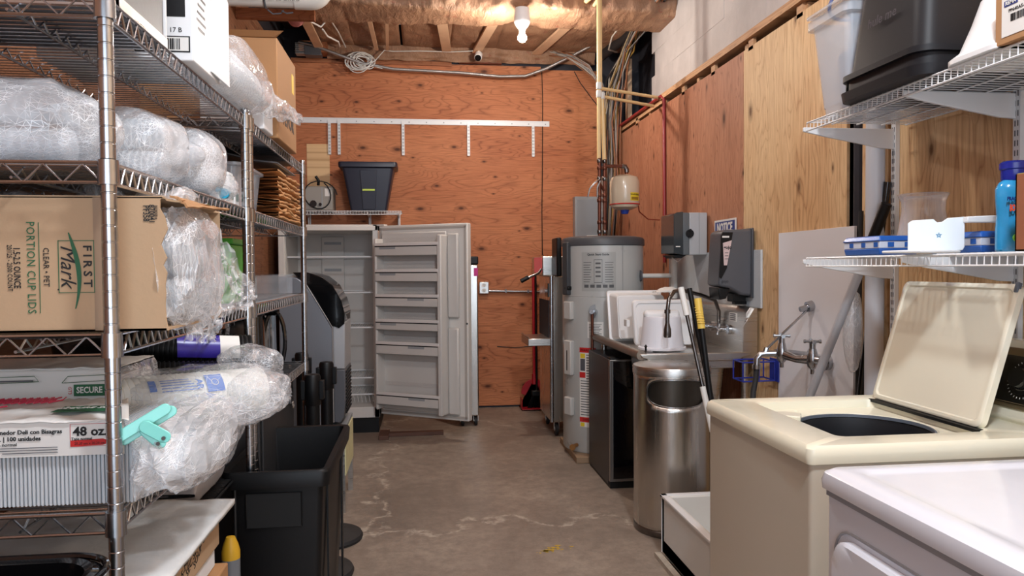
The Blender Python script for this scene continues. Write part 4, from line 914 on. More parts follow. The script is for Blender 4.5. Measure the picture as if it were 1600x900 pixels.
# hang rail and slotted standards
rl = thing('hang_rail', (0, 7.18, 2.77), 'long white hang rail screwed across the plywood back wall', 'rail')
obj('track', MB().bb(-1.2, 7.178, 2.748, 1.25, 7.189, 2.798).bb(-1.2, 7.172, 2.790, 1.25, 7.178, 2.798), M['wirewhite'], rl)
sc = MB()
for k in range(15): sc.disc((-1.1+k*.165, 7.178, 2.768), .006, -.004, 8, 'Y')
obj('screws', sc, M['grey'], rl)
g = 'short slotted standards hanging from the rail'
for x, q in ((-.857, 'leftmost, half of the close pair'), (-.768, 'second from the left, half of the close pair'), (-.168, 'third, above the navy tote'), (.457, 'fourth, under the camera'), (1.088, 'last, near the right end of the rail')):
    t = thing('slotted_standard', (x, 7.17, 2.45), 'short white slotted standard on the rail, '+q, 'bracket strip', g)
    obj('channel', MB().bb(x-.013, 7.168, 2.452, x+.013, 7.185, 2.775), M['wirewhite'], t)
    s_ = MB()
    for k in range(9):
        for e in (-.006, .004): s_.bb(x+e, 7.1665, 2.47+k*.031, x+e+.003, 7.168, 2.487+k*.031)
    obj('slots', s_, M['ink'], t)
# outlet and conduit
ot = thing('outlet_box', (.59, 7.17, 1.17), 'metal outlet box with two sockets on the back wall', 'outlet')
obj('box', MB().bb(.545, 7.14, 1.118, .64, 7.19, 1.235), M['steel'], ot, bevel=.006)
for z in (1.152, 1.202):
    f_ = obj('socket', MB().disc((.592, 7.14, z), .019, -.004, 18, 'Y'), M['label'], ot)
    obj('slots', MB().bb(.584, 7.1345, z-.004, .586, 7.136, z+.008).bb(.597, 7.1345, z-.004, .599, 7.136, z+.008).bb(.590, 7.1345, z-.013, .594, 7.136, z-.009), M['ink'], f_)
cd = thing('wall_conduit', (.9, 7.17, 1.13), 'thin metal conduit running right from the outlet box', 'conduit')
obj('pipe', MB().tube([(.64, 7.165, 1.145), (1.6, 7.165, 1.12)], .012, 10), M['chrome'], cd, smooth=True)
obj('strap', MB().bb(.80, 7.15, 1.125, .815, 7.19, 1.16).bb(1.02, 7.15, 1.12, 1.035, 7.19, 1.155), M['chromed'], cd)
tag(obj('black_wall_cable', MB().tube([(1.178, 7.182, 3.32), (1.185, 7.182, 3.0), (1.18, 7.182, 2.4), (1.172, 7.182, 1.9), (1.174, 7.182, 1.5), (1.20, 7.17, 1.45)], .004, 6), M['blackp'], smooth=True), 'thin black cable hanging straight down the back wall', 'cable')
tag(obj('slack_black_cable', MB().tube([(1.50, 7.182, 3.29), (1.56, 7.182, 3.18), (1.66, 7.182, 3.05), (1.76, 7.182, 2.93)], .004, 6), M['blackp'], smooth=True), 'thin black cable slanting down beside the cream pipes', 'cable')
tag(obj('thin_wall_cable', MB().tube([(.72, 7.185, .60), (.9, 7.185, .585), (1.1, 7.185, .60)], .004, 6), M['blackp']), 'thin dark cable low on the back wall by the red broom', 'cable')
# broom with upright dustpan
dp = thing('red_dustpan', (1.07, 7.0, 0), 'red upright lobby dustpan with a long red handle', 'dustpan')
rp = mat('red_plastic', (170,24,38), .4)
obj('handle', MB().tube([(1.065, 7.08, 1.42), (1.065, 7.06, .32)], .013, 10).tube([(1.065, 7.06, .34), (1.065, 7.05, .24)], .022, 10), rp, dp, smooth=True)
mb = MB(); n = 14
pan_ = [(1.065+.125*math.cos(PI*k/n), .17+.135*math.sin(PI*k/n)) for k in range(n+1)]+[(.93, .04), (1.20, .04)]
obj('pan', MB().prism([(1.065+.125*math.cos(PI*k/n), .15+.14*math.sin(PI*k/n)) for k in range(n+1)][::-1]+[(1.20, .02), (.93, .02)][::-1], 'Y', 7.07, 7.085).bb(.93, 6.95, .012, 1.20, 7.085, .02).bb(.93, 6.95, .012, .936, 7.085, .12).bb(1.194, 6.95, .012, 1.20, 7.085, .12), rp, dp, bevel=.003)
br = thing('black_broom', (1.07, 7.0, 0), 'black broom head resting inside the red dustpan', 'broom')
mb = MB(); random.seed(8)
for k in range(46):
    x = 1.09+random.uniform(-.10, .09); y = 7.01+random.uniform(-.03, .03); mb.tube([(1.085+(x-1.085)*.45, y+.01, .15), (x, y, .022)], .0035, 4)
o = obj('bristles', mb, M['blackp'], br); o['kind'] = 'stuff'
obj('head', MB().bb(1.03, 6.985, .13, 1.14, 7.045, .19), M['blackp'], br, bevel=.012); obj('handle', MB().tube([(1.085, 7.03, .18), (1.092, 7.10, 1.30)], .010, 8), M['blackp'], br)
# electrical panel
ep = thing('electrical_panel', (1.67, 7.15, 1.5), 'grey electrical panel behind the water heater with a white notice card', 'electrical panel')
obj('cabinet', MB().bb(1.48, 7.08, 1.25, 1.87, 7.185, 2.058), M['grey'], ep, bevel=.004)
obj('door', MB().bb(1.50, 7.074, 1.27, 1.80, 7.08, 2.03), mat('panel_door_grey', (140,146,152), .4), ep, bevel=.003)
obj('card', MB().bb(1.595, 7.07, 1.45, 1.76, 7.073, 1.68), M['label'], ep)
ln = MB()
for k in range(7):
    for c in range(2): ln.bb(1.605+c*.078, 7.0685, 1.47+k*.024, 1.665+c*.078, 7.0695, 1.482+k*.024)
obj('card_lines', ln, M['grey'], ep)
obj('red_stripe', MB().tube([(1.79, 7.05, 1.9), (1.79, 7.05, 1.3)], .016, 8), M['red'], ep)
tag(obj('disconnect_box', MB().bb(1.74, 7.0, 1.85, 1.86, 7.07, 2.25), mat('box_grey', (158,156,154), .4), bevel=.005), 'grey junction box behind the expansion tank', 'junction box')
# ---------------------------------------------------------------- ceiling fittings
bl = thing('ceiling_bulb', (.77, 5.6, 3.19), 'lit bulb in a white porcelain lampholder under the insulation', 'light bulb')
obj('lampholder', MB().lathe([(.001, 3.33), (.055, 3.33), (.062, 3.25), (.062, 3.225), (.045, 3.195), (.030, 3.175), (.024, 3.15), (.001, 3.15)], (.77, 5.6, 0), 28), M['white'], bl, smooth=True)
gl = NT('glowing_bulb'); gl.b.inputs['Emission Color'].default_value = (1, .86, .66, 1); gl.b.inputs['Emission Strength'].default_value = 45; gl.b.inputs['Base Color'].default_value = (1, .95, .9, 1)
obj('bulb', MB().lathe([(.001, 3.078), (.020, 3.081), (.034, 3.098), (.035, 3.118), (.024, 3.138), (.014, 3.152), (.001, 3.153)], (.77, 5.6, 0), 24), gl.m, bl, smooth=True)
sc_ = thing('security_camera', (.535, 6.95, 3.32), 'small white ceiling camera with a black lens face', 'camera')
obj('mount', MB().lathe([(.001, 0), (.032, 0), (.032, -.02), (.012, -.03), (.012, -.055), (.001, -.055)], (.545, 6.95, 3.425), 20), M['white'], sc_, smooth=True)
bdir = Vector((-.15, -.75, -.62)).normalized(); bc_ = Vector((.54, 6.93, 3.345))
obj('body', MB().tube([bc_-bdir*.045, bc_-bdir*.03, bc_+bdir*.035, bc_+bdir*.045], [.022, .036, .036, .033], 20), M['white'], sc_, smooth=True)
obj('lens', MB().tube([bc_+bdir*.044, bc_+bdir*.050], .030, 20), M['blackg'], sc_, smooth=True)
tag(obj('white_camera_cable', MB().tube([(.50, 6.97, 3.40), (.30, 7.0, 3.395), (.0, 7.02, 3.40), (-.25, 7.02, 3.39), (-.33, 7.03, 3.40), (-.42, 7.04, 3.30), (-.52, 7.05, 3.275)], .005, 6), M['pvc'], smooth=True), 'thin white cable running left from the ceiling camera', 'cable')
rndc = random.Random(2); mb = MB()
for k in range(12):
    cx, cz_ = -.56+rndc.uniform(-.04, .05), 3.30+rndc.uniform(-.03, .01); a_, b_ = rndc.uniform(.07, .12), rndc.uniform(.045, .085); ph = rndc.uniform(-.5, .3)
    mb.tube([(cx+a_*math.cos(q)*math.cos(ph)-b_*math.sin(q)*math.sin(ph), 7.02+.01*k*.4+.01*math.sin(q*2), cz_+a_*math.cos(q)*math.sin(ph)+b_*math.sin(q)*math.cos(ph)) for q in [j*2*PI/18 for j in range(18)]], .005, 5, closed=True)
mb.tube([(-.58, 7.02, 3.30), (-.50, 7.03, 3.27), (-.35, 7.04, 3.235)], .005, 5)
mb.tube([(-.68, 7.0, 3.41), (-.70, 6.6, 3.42), (-.73, 6.2, 3.41), (-.76, 5.9, 3.24), (-.84, 5.58, 3.20), (-.95, 5.4, 3.30)], .007, 6)
tag(obj('coiled_white_cable', mb, M['pvc'], smooth=True), 'coil of white cable hanging where the ceiling meets the back wall', 'cable')
arm = mat('armoured_cable', (160,154,150), .35, .6, bump=.5, bs=160)
tag(obj('grey_conduit_cable', MB().tube([(-1.1, 6.98, 3.44), (-.98, 6.99, 3.42), (-.80, 7.0, 3.36), (-.55, 7.03, 3.28), (-.25, 7.05, 3.235), (.1, 7.05, 3.225), (.40, 7.05, 3.215), (.75, 7.05, 3.19), (1.0, 7.05, 3.20), (1.2, 7.02, 3.27), (1.45, 6.98, 3.39), (1.62, 6.9, 3.47)], .014, 10), arm, smooth=True), 'sagging grey armoured cable along the top of the back wall', 'cable')
# big waste pipe and its joist level fittings
wp = thing('waste_pipe', (-.95, 5.0, 3.1), 'large white plastic waste pipe with printed text under the ceiling', 'pipe')
obj('pipe', MB().tube([(-1.24, 4.97, 3.118), (-.79, 4.97, 3.118)], .057, 28), M['pvc'], wp, smooth=True)
el = [(-.70+.0, 4.97, 3.118)]+[(-.70+.075*math.sin(a), 4.97, 3.118+.075*(1-math.cos(a))) for a in [k*PI/12 for k in range(1, 7)]]+[(-.625, 4.97, 3.24)]
obj('elbow', MB().tube([(-.80, 4.97, 3.118)]+el, .065, 28), M['pvc'], wp, smooth=True)
obj('riser', MB().tube([(-.625, 4.97, 3.24), (-.625, 4.97, 3.56)], .057, 24), M['pvc'], wp, smooth=True)
obj('strap', MB().tube([(-.985+0, 4.97+.06*math.cos(a), 3.118+.06*math.sin(a)) for a in [k*PI/10 for k in range(20)]], .008, 6, closed=True), M['dgrey'], wp)
text('ASTM D 2665 · SCHEDULE 40 PVC · NSF-DWV · 2466 · 480 PSI AT 73F', (-1.0, 4.905, 3.088), (0,-.35,1), (1,0,0), .016, M['ink'], wp, lift=.008)
tag(obj('knotted_strap', MB().tube([(-.98, 5.0, 3.055), (-.95, 5.02, 3.035), (-.90, 5.02, 3.04), (-.88, 5.01, 3.06)], .005, 6).tube([(-.89, 5.0, 3.05), (-.86, 5.0, 3.035), (-.82, 5.01, 3.045)], .005, 6), M['dgrey']), 'loose grey strap ends hanging under the waste pipe', 'strap')
crinkle('loose_insulation', (-.90, 5.6, 3.20), (.05, .03, .05), mat('pink_insulation', (176,110,106), .8), 51, .3, .9, 30, 22, 'Z')
tag(bpy.data.objects['loose_insulation'], 'torn tuft of pink insulation at the end of the joist', 'insulation')
tag(obj('hanging_wire', MB().tube([(-.72, 5.7, 3.16), (-.71, 5.9, 3.17), (-.66, 6.2, 3.22), (-.68, 6.5, 3.27)], .007, 6), M['pvc']), 'short pale wire hanging past the torn insulation', 'cable')
gr_ = thing('vent_grille', (-1.0, 7.0, 3.39), 'grey louvred box tucked above the brown carton at the top of the back wall', 'vent')
obj('body', MB().bb(-1.05, 6.99, 3.33, -.90, 7.1, 3.45), M['dgrey'], gr_, bevel=.004)
for k in range(6): obj('fin', MB().bb(-1.13, 6.985, 3.34+k*.018, -1.05, 7.08, 3.346+k*.018), M['grey'], gr_)
# ================================================================ pipes in the corner
WX, WY = 1.325, 5.35
cp = thing('cream_supply_pipes', (1.305, 5.35, 2.2), 'pair of tall cream plastic supply pipes dropping to the water heater', 'pipes')
P = MB().tube([(1.302, 5.35, 3.36), (1.302, 5.35, 2.68)], .015, 12).tube([(1.302, 5.35, 2.68), (1.300, 5.35, 2.16)], .015, 12)
obj('pipe', P, M['cpvc'], cp, smooth=True)
obj('pipe', MB().tube([(1.328, 5.36, 2.62), (1.345, 5.36, 2.14)], .015, 12), M['cpvc'], cp, smooth=True)
obj('pipe', MB().tube([(1.328, 5.40, 3.36), (1.328, 5.40, 2.66)], .011, 10), M['cpvc'], cp, smooth=True)
obj('branch_pipe', MB().tube([(1.32, 5.38, 2.69), (1.86, 5.64, 2.69)], .012, 10), M['cpvc'], cp, smooth=True)
obj('branch_pipe', MB().tube([(1.33, 5.40, 2.635), (1.82, 5.68, 2.635)], .012, 10), M['cpvc'], cp, smooth=True)
for c in ((1.302, 5.35, 2.64), (1.328, 5.36, 2.63), (1.302, 5.35, 3.37), (1.302, 5.35, 2.70)):
    obj('coupling', MB().lathe([(.019, -.025), (.021, -.02), (.021, .02), (.019, .025)], c, 14), M['pvc'], cp, smooth=True)
obj('ceiling_run', MB().tube([(1.302, 5.35, 3.36), (1.302, 5.36, 3.385), (1.27, 5.55, 3.40), (1.20, 6.1, 3.41)], .018, 10), M['cpvc'], cp, smooth=True)
obj('ceiling_run', MB().tube([(1.328, 5.40, 3.37), (1.33, 5.7, 3.38), (1.31, 6.2, 3.40)], .014, 10), M['cpvc'], cp, smooth=True)
cu = thing('copper_risers', (1.32, 5.36, 1.6), 'pair of copper risers with valves on top of the water heater', 'pipes')
for x, y in ((1.300, 5.34), (1.345, 5.36)):
    obj('riser', MB().tube([(x, y, 1.60), (x, y, 2.17)], .0125, 12), M['copper'], cu, smooth=True)
    for z in (1.63, 1.70, 1.86, 1.90, 2.02, 2.10, 2.15): obj('fitting', MB().lathe([(.015, -.014), (.018, -.010), (.018, .010), (.015, .014)], (x, y, z), 12), M['chromed'] if z in (1.63, 2.02, 2.15) else M['copper'], cu, smooth=True)
obj('cross_pipe', MB().tube([(1.30, 5.34, 1.985), (1.345, 5.36, 1.93)], .011, 10), M['copper'], cu, smooth=True)
obj('valve_lever', MB().tube([(1.29, 5.32, 2.01), (1.255, 5.30, 1.985), (1.215, 5.29, 1.94), (1.20, 5.29, 1.88)], .006, 8), M['chrome'], cu, smooth=True)
obj('valve_lever', MB().tube([(1.30, 5.31, 2.0), (1.275, 5.30, 1.95), (1.275, 5.30, 1.88)], .006, 8), M['chrome'], cu, smooth=True)
obj('tank_arm', MB().tube([(1.345, 5.36, 2.115), (1.48, 5.36, 2.115), (1.505, 5.36, 2.105), (1.512, 5.36, 2.06)], .013, 12), M['copper'], cu, smooth=True)
obj('elbow', MB().tube([(1.475, 5.36, 2.115), (1.50, 5.36, 2.112), (1.512, 5.36, 2.09), (1.512, 5.36, 2.07)], .019, 12), M['chromed'], cu, smooth=True)
xt = thing('expansion_tank', (1.50, 5.38, 1.80), 'small cream expansion tank with a yellow warning label', 'tank')
obj('tank', MB().lathe([(.001, 1.790), (.05, 1.793), (.095, 1.812), (.110, 1.84), (.110, 2.0), (.095, 2.035), (.05, 2.052), (.001, 2.056)], (1.502, 5.38, 0), 36), mat('cream_tank_enamel', (206,190,166), .25, coat=.4), xt, smooth=True)
obj('valve_cap', MB().lathe([(.001, 1.762), (.025, 1.764), (.034, 1.792), (.001, 1.793)], (1.502, 5.38, 0), 20), mat('blue_cap', (30,60,150), .4), xt, smooth=True)
obj('seam', MB().lathe([(.1105, 1.83), (.1125, 1.834), (.1105, 1.838)], (1.502, 5.38, 0), 36), M['red'], xt, smooth=True)
def cyl_label(name, c, r, a0, a1, z0, z1, m, par, n=14): return obj(name, MB().grid(n, 2, lambda u, v: (c[0]+r*math.cos(a0+(a1-a0)*u), c[1]+r*math.sin(a0+(a1-a0)*u), z0+(z1-z0)*v)), m, par, smooth='all')
def cyl_text(s_, c, r, ac, zc, size, m, par, **k):
    o = text(s_, (0, 0, 0), (0,0,1), (1,0,0), size, m, par, lift=0, **k); b_ = wl(par)
    for v in o.data.vertices:
        p = Vector(v.co)+b_; a = ac+p.x/r; rr = r+.0015-p.y*1.0; q = Vector((c[0]+rr*math.cos(a), c[1]+rr*math.sin(a), zc+p.z)); v.co = q-b_
    return o
cyl_label('warning_label', (1.502, 5.38), .1115, -1.45, -.68, 1.855, 1.915, mat('yellow_warning', (222,196,50), .5), xt)
cyl_text('WARNING', (1.502, 5.38), .112, -1.07, 1.90, .018, M['ink'], xt); cyl_label('warning_lines', (1.502, 5.38), .1122, -1.38, -.76, 1.862, 1.882, mat('amber_print', (150,120,40), .5), xt)
tag(obj('red_branch_tube', MB().tube([(1.60, 5.37, 1.84), (1.65, 5.5, 1.79), (1.75, 5.6, 1.74), (1.85, 5.62, 1.735)], .005, 6), mat('rust_tube', (150,70,50), .5), smooth=True), 'thin rust-red tube looping from the expansion tank to the wall', 'tube')
rc = mat('red_conduit', (142,36,40), .4)
tag(obj('red_conduit', MB().tube([(1.85, 7.0, 2.69), (1.85, 5.58, 2.69), (1.856, 5.53, 2.66), (1.856, 5.52, 1.40)], .013, 10), rc, smooth=True), 'red conduit along the right wall top and straight down to the towel dispenser', 'conduit')
tag(obj('second_red_conduit', MB().tube([(1.885, 7.0, 2.70), (1.885, 5.64, 2.70)], .010, 8), rc, smooth=True), 'second red conduit lying behind the first along the wall top', 'conduit')
# bundles of cables dropping in the corner
rb = random.Random(7); cm_ = [mat('cream_cable', (176,156,124), .5), mat('grey_cable', (128,124,122), .5), mat('black_cable', (40,38,40), .5), mat('white_cable', (170,162,152), .5), mat('yellow_cable', (166,130,66), .5), mat('brown_cable', (140,90,60), .5)]
for k in range(24):
    y = 7.05-rb.uniform(0, .30); x = 1.75+rb.uniform(0, .09); j = lambda s: rb.uniform(-s, s)
    x0 = 1.95+j(.1); 
    pts = [(1.87+j(.06), 5.3+j(.1), 3.47+j(.04)), (1.84+j(.07), 6.0, 3.42+j(.05)), (1.86+j(.05), 6.5, 3.35+j(.06)), (x+j(.04), y-.15, 3.12+j(.15)), (x+j(.02), y, 2.8+j(.1)), (x+j(.02), y, 2.4), (x+j(.02), y, 2.0), (x-.03, y, 1.6)]
    o = obj('corner_cable', MB().tube(pts, rb.uniform(.005, .009), 6), cm_[k % 6], smooth='all')
    tag(o, ['cream', 'grey', 'black', 'white', 'yellow', 'brown'][k % 6]+' cable among the tangle running down the far right corner', 'cable', 'tangled cables in the far right corner')
for k in range(9):
    j = lambda s: rb.uniform(-s, s)
    pts = [(1.30+j(.08), 7.0, 3.40+j(.03)), (1.42+j(.05), 6.95, 3.36+j(.03)), (1.58+j(.04), 6.95, 3.27+j(.03)), (1.70+j(.03), 6.95, 3.14+j(.03)), (1.76+j(.02), 6.98, 2.95), (1.78+j(.02), 7.0, 2.5)]
    tag(obj('fanning_cable', MB().tube(pts, .006, 6), cm_[(k*2+1) % 6], smooth='all'), 'one of the cables fanning from the ceiling corner to the right', 'cable', 'cables fanning across the ceiling corner')
tag(obj('loose_ceiling_cable', MB().tube([(1.78, 5.6, 3.45), (1.66, 5.9, 3.38), (1.60, 6.1, 3.30), (1.62, 6.3, 3.25), (1.72, 6.4, 3.26)], .007, 6), cm_[3], smooth='all'), 'loose pale cable curling under the ceiling right of the cream pipes', 'cable')
tag(obj('black_flex_duct', MB().tube([(1.92, 4.6, 3.53), (1.92, 5.6, 3.50), (1.88, 6.3, 3.45), (1.72, 6.95, 3.38)], .045, 12), M['rubber'], smooth=True), 'thick black duct along the ceiling above the painted block wall', 'duct')
# ---------------------------------------------------------------- water heater
wh = thing('water_heater', (WX, WY, 0), 'tall grey water heater on a wooden pad beside the sink', 'water heater')
R_ = .297
obj('pad', MB().bb(1.055, 5.03, .0, 1.62, 5.66, .045), mat('weathered_wood_pad', (150,124,98), .8, var=.15, vs=12, bump=.3), wh, bevel=.004)
obj('tank', MB().lathe([(.001, .046), (R_-.008, .046), (R_, .058), (R_, 1.155), (R_-.003, 1.158), (R_, 1.161), (R_, 1.528)], (WX, WY, 0), 64), M['heat'], wh, smooth=True)
obj('top_cap', MB().lathe([(R_+.002, 1.522), (R_+.008, 1.526), (R_+.008, 1.566), (R_-.004, 1.582), (R_-.05, 1.592), (.001, 1.602)], (WX, WY, 0), 64), mat('cap_grey', (74,76,80), .45), wh, smooth=True)
obj('seam', MB().grid(2, 2, lambda u, v: (WX+(R_+.001)*math.cos(-1.33+.008*u), WY+(R_+.001)*math.sin(-1.33+.008*u), 1.165+.355*v)), M['dgrey'], wh)
C2 = (WX, WY)
cyl_label('guide_label', C2, R_+.001, -2.33, -1.50, 1.20, 1.475, mat('guide_label_film', (166,168,166), .35), wh)
cyl_text('Quick Start Guide', C2, R_+.001, -1.92, 1.458, .021, M['ink'], wh, bold=.0004)
gl_ = MB()
def cseg(a0, a1, z, h): gl_.grid(4, 2, lambda u, v: (WX+(R_+.0022)*math.cos(a0+(a1-a0)*u), WY+(R_+.0022)*math.sin(a0+(a1-a0)*u), z+h*v))
for k in range(9):
    z = 1.40-.017*k; cseg(-2.28, -2.08-.02*(k % 3), z, .004); cseg(-1.76, -1.56-.02*(k % 2), z, .004)
for k in range(5): cseg(-2.26+k*.15, -2.15+k*.15, 1.225, .022)
for a0, a1, z, h in ((-2.02, -1.82, 1.42, .003), (-2.02, -1.82, 1.26, .003), (-2.02, -2.012, 1.26, .16), (-1.828, -1.82, 1.26, .16), (-2.28, -1.55, 1.25, .002)): cseg(a0, a1, z, h)
for k in range(4): cseg(-1.98, -1.86, 1.39-.03*k, .012)
obj('guide_print', gl_, mat('grey_print', (84,86,88), .5), wh)
cyl_label('spec_label', C2, R_+.001, -2.18, -1.80, .87, .985, M['label'], wh)
gl_ = MB()
for k in range(9): cseg(-2.15, -1.84-.03*(k % 3), .965-.011*k, .004)
obj('spec_print', gl_, mat('grey_print', (84,86,88), .5), wh)
cyl_label('warning_label', C2, R_+.001, -2.40, -1.98, .235, .80, M['label'], wh)
cyl_label('red_band', C2, R_+.0018, -2.40, -1.98, .765, .80, M['red'], wh); cyl_label('red_band', C2, R_+.0018, -2.40, -1.98, .27, .305, M['red'], wh); cyl_label('red_band', C2, R_+.0018, -2.40, -2.24, .585, .625, M['red'], wh)
cyl_text('WARNING', C2, R_+.002, -2.17, .782, .026, M['ink'], wh); cyl_text('DANGER', C2, R_+.002, -2.17, .288, .022, M['ink'], wh)
cyl_label('picture', C2, R_+.0018, -2.38, -2.25, .635, .72, M['dgrey'], wh); cyl_label('yellow_symbol', C2, R_+.0018, -2.38, -2.25, .725, .758, mat('yellow_warning', (222,196,50), .5), wh); cyl_label('yellow_symbol', C2, R_+.0018, -2.38, -2.27, .238, .266, mat('yellow_warning', (222,196,50), .5), wh)
gl_ = MB()
for k in range(24): cseg(-2.22 if k < 10 else -2.37, -2.0-.03*(k % 3), .745-.0185*k, .006)
obj('warning_print', gl_, mat('grey_print', (84,86,88), .5), wh)
def face_cap(a, z, w_, h, m, name):
    d = Vector((math.cos(a), math.sin(a), 0)); s_ = Vector((-d.y, d.x, 0)); c = Vector((WX, WY, z))+d*(R_+.012)
    return obj(name, MB().obb(c, s_*w_/2, d*.018, Vector((0,0,h/2))), m, wh, bevel=.008)
for z_, h_ in ((1.06, .13), (.72, .25), (.37, .13)): face_cap(-2.72, z_, .085, h_, mat('cover_grey', (196,194,190), .4), 'element_cover')
face_cap(-2.76, .70, .05, .16, M['blackp'], 'thermostat_window'); face_cap(-2.80, 1.36, .07, .38, mat('dark_cover', (60,62,66), .5), 'control_cover'); face_cap(-2.74, 1.22, .05, .03, M['blackp'], 'badge')
obj('relief_valve', MB().tube([(1.205, 5.09, 1.055), (1.17, 5.01, 1.055)], .022, 12).tube([(1.17, 5.03, 1.06), (1.155, 4.985, 1.06)], .015, 10), M['chrome'], wh, smooth=True)
obj('valve_collar', MB().lathe([(.001,0),(.048, 0), (.048, -.006), (.001, -.008)], (1.205, 5.085, 1.06), 24, 'Y'), M['grey'], wh, smooth=True)
obj('discharge_tube', MB().tube([(1.165, 5.005, 1.05), (1.163, 5.005, .24)], .0105, 12), M['copper'], wh, smooth=True)
obj('drain_valve', MB().tube([(1.085, 5.16, .10), (1.04, 5.11, .10)], .014, 10).disc((1.04, 5.10, .10), .022, -.008, 12, 'Y'), mat('brass', (180,130,80), .35, .9), wh, smooth=True)
obj('side_pipe', MB().tube([(1.56, 5.15, 1.305), (1.79, 5.15, 1.305)], .017, 12), M['pvc'], wh, smooth=True)
obj('side_flange', MB().lathe([(.001, 0), (.04, .004), (.04, .012), (.001, .014)], (1.545, 5.15, 1.305), 20, 'X'), M['dgrey'], wh)
obj('tee', MB().tube([(1.80, 5.15, 1.14), (1.80, 5.15, 1.42)], .026, 12), M['pvc'], wh, smooth=True)
# ---------------------------------------------------------------- stainless dispenser cart behind the heater
ct_ = thing('dispenser_cart', (1.2, 6.05, 0), 'stainless steel dispenser cart on casters left of the water heater', 'dispenser')
obj('body', MB().bb(1.02, 5.86, .12, 1.46, 6.42, 1.30), M['steelv'], ct_, bevel=.008)
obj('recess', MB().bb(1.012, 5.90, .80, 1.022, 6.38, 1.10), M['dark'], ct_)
obj('head', MB().bb(.955, 5.86, 1.30, 1.46, 6.42, 1.46), M['steel'], ct_, bevel=.010)
obj('control', MB().bb(1.008, 5.92, 1.13, 1.021, 6.05, 1.24), M['blackg'], ct_)
obj('drip_tray', MB().bb(.835, 5.84, .74, 1.02, 6.25, .80).bb(.835, 5.84, .80, .845, 6.25, .815), M['steel'], ct_, bevel=.006)
obj('tap_lever', MB().tube([(.95, 5.87, 1.36), (.92, 5.83, 1.325), (.86, 5.81, 1.30), (.80, 5.80, 1.275)], .011, 10), M['chrome'], ct_, smooth=True)
obj('lever_grip', MB().tube([(.835, 5.805, 1.293), (.775, 5.80, 1.262)], .018, 10), M['blackp'], ct_, smooth=True)
obj('red_tag', MB().bb(.89, 5.858, 1.33, .955, 5.862, 1.45), mat('red_tag', (196,70,64), .5), ct_)
obj('corner_post', MB().tube([(1.03, 5.865, .12), (1.03, 5.865, 1.30)], .016, 12), M['chrome'], ct_, smooth=True)
for x in (1.075, 1.40):
    for y in (5.92, 6.35): caster(x, y, ct_, .05)
tag(obj('grey_tool_case', MB().bb(1.03, 5.62, 1.30, 1.07, 5.84, 1.60), M['blackp'], bevel=.01) , 'black case hung between the dispenser cart and the water heater', 'case')
# ================================================================ sink
sk = thing('utility_sink', (1.5, 4.5, 0), 'stainless steel sink with drainboard and tall backsplash along the right wall', 'sink')
SX0, SX1, SY0, SY1 = 1.185, 1.85, 3.92, 5.05
mb = MB().bb(SX0+.02, SY0+.02, .855, SX1, SY1, .872)
obj('drainboard', mb, M['steel'], sk)
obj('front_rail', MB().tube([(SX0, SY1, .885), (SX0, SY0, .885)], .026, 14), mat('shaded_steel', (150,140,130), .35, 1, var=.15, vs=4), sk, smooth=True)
obj('side_rail', MB().prism([(SX0-.01, .893), (SX1-.04, .893), (SX1-.04, .872), (SX1-.09, .86), (SX1-.11, .845), (SX0+.06, .845), (SX0+.03, .862), (SX0, .872)], 'Y', SY0-.012, SY0+.03), M['steel'], sk, bevel=.006)
obj('apron', MB().bb(SX0+.035, SY0+.02, .80, SX1-.12, SY0+.04, .85), M['steel'], sk, bevel=.004)
mb = MB(); rings = []
for z, i_ in ((.60, .05), (.62, .02), (.855, 0), (.857, .012), (.64, .03)): rings.append([(x, y, z) for x, y in rrect(1.245+i_, 3.965+i_, 1.70-i_, 4.38-i_, .05)])
shell(mb, rings, True, True); obj('bowl', mb, M['steel'], sk, smooth=True)
obj('backsplash', MB().prism([(SX1, .87), (SX1, 1.14), (SX1-.035, 1.14), (SX1-.06, 1.105), (SX1-.06, .87)], 'Y', SY0+.012, SY1), M['steel'], sk, bevel=.003)
obj('end_splash', MB().prism([(SX1+.0, .845), (SX1, 1.14), (SX1-.02, 1.135), (SX1-.085, 1.035), (SX1-.085, .845)], 'Y', SY0-.005, SY0+.012), M['steel'], sk, bevel=.002)
patch('rating_plate', (SX1-.061, 4.10, 1.075), (0,0,1), (0,-1,0), .10, .05, M['label'], sk, thick=.002)
ln = MB()
for k in range(4): ln.bb(SX1-.0635, 4.062, 1.057+.011*k, SX1-.0625, 4.138, 1.062+.011*k)
obj('plate_print', ln, M['dgrey'], sk)
for x, y in ((1.24, 4.98), (1.80, 4.98), (1.80, 3.97)): obj('leg', MB().tube([(x, y, 0), (x, y, .86)], .02, 12), M['steel'], sk, smooth=True)
obj('end_panel', MB().bb(1.60, 3.99, .30, 1.66, 4.03, .85), M['steel'], sk)
def cross_tap(name, base, d, par, r=.03):
    base, d = Vector(base), Vector(d).normalized(); u = d.orthogonal().normalized(); v = d.cross(u); mb = MB()
    mb.tube([base, base+d*.03], .014, 12); mb.tube([base+d*.028, base+d*.040], .010, 10)
    for a in (0, PI/2): q = u*math.cos(a+.5)+v*math.sin(a+.5); mb.tube([base+d*.038-q*r, base+d*.038+q*r], .0065, 8)
    for a in (0, PI/2, PI, 3*PI/2): q = u*math.cos(a+.5)+v*math.sin(a+.5); mb.tube([base+d*.038+q*r*.85, base+d*.038+q*r*1.1], .009, 8)
    return obj(name, mb, M['chrome'], par, smooth=True)
sf = thing('sink_faucet', (1.75, 4.25, .98), 'chrome gooseneck faucet with cross handles on the sink backsplash', 'faucet')
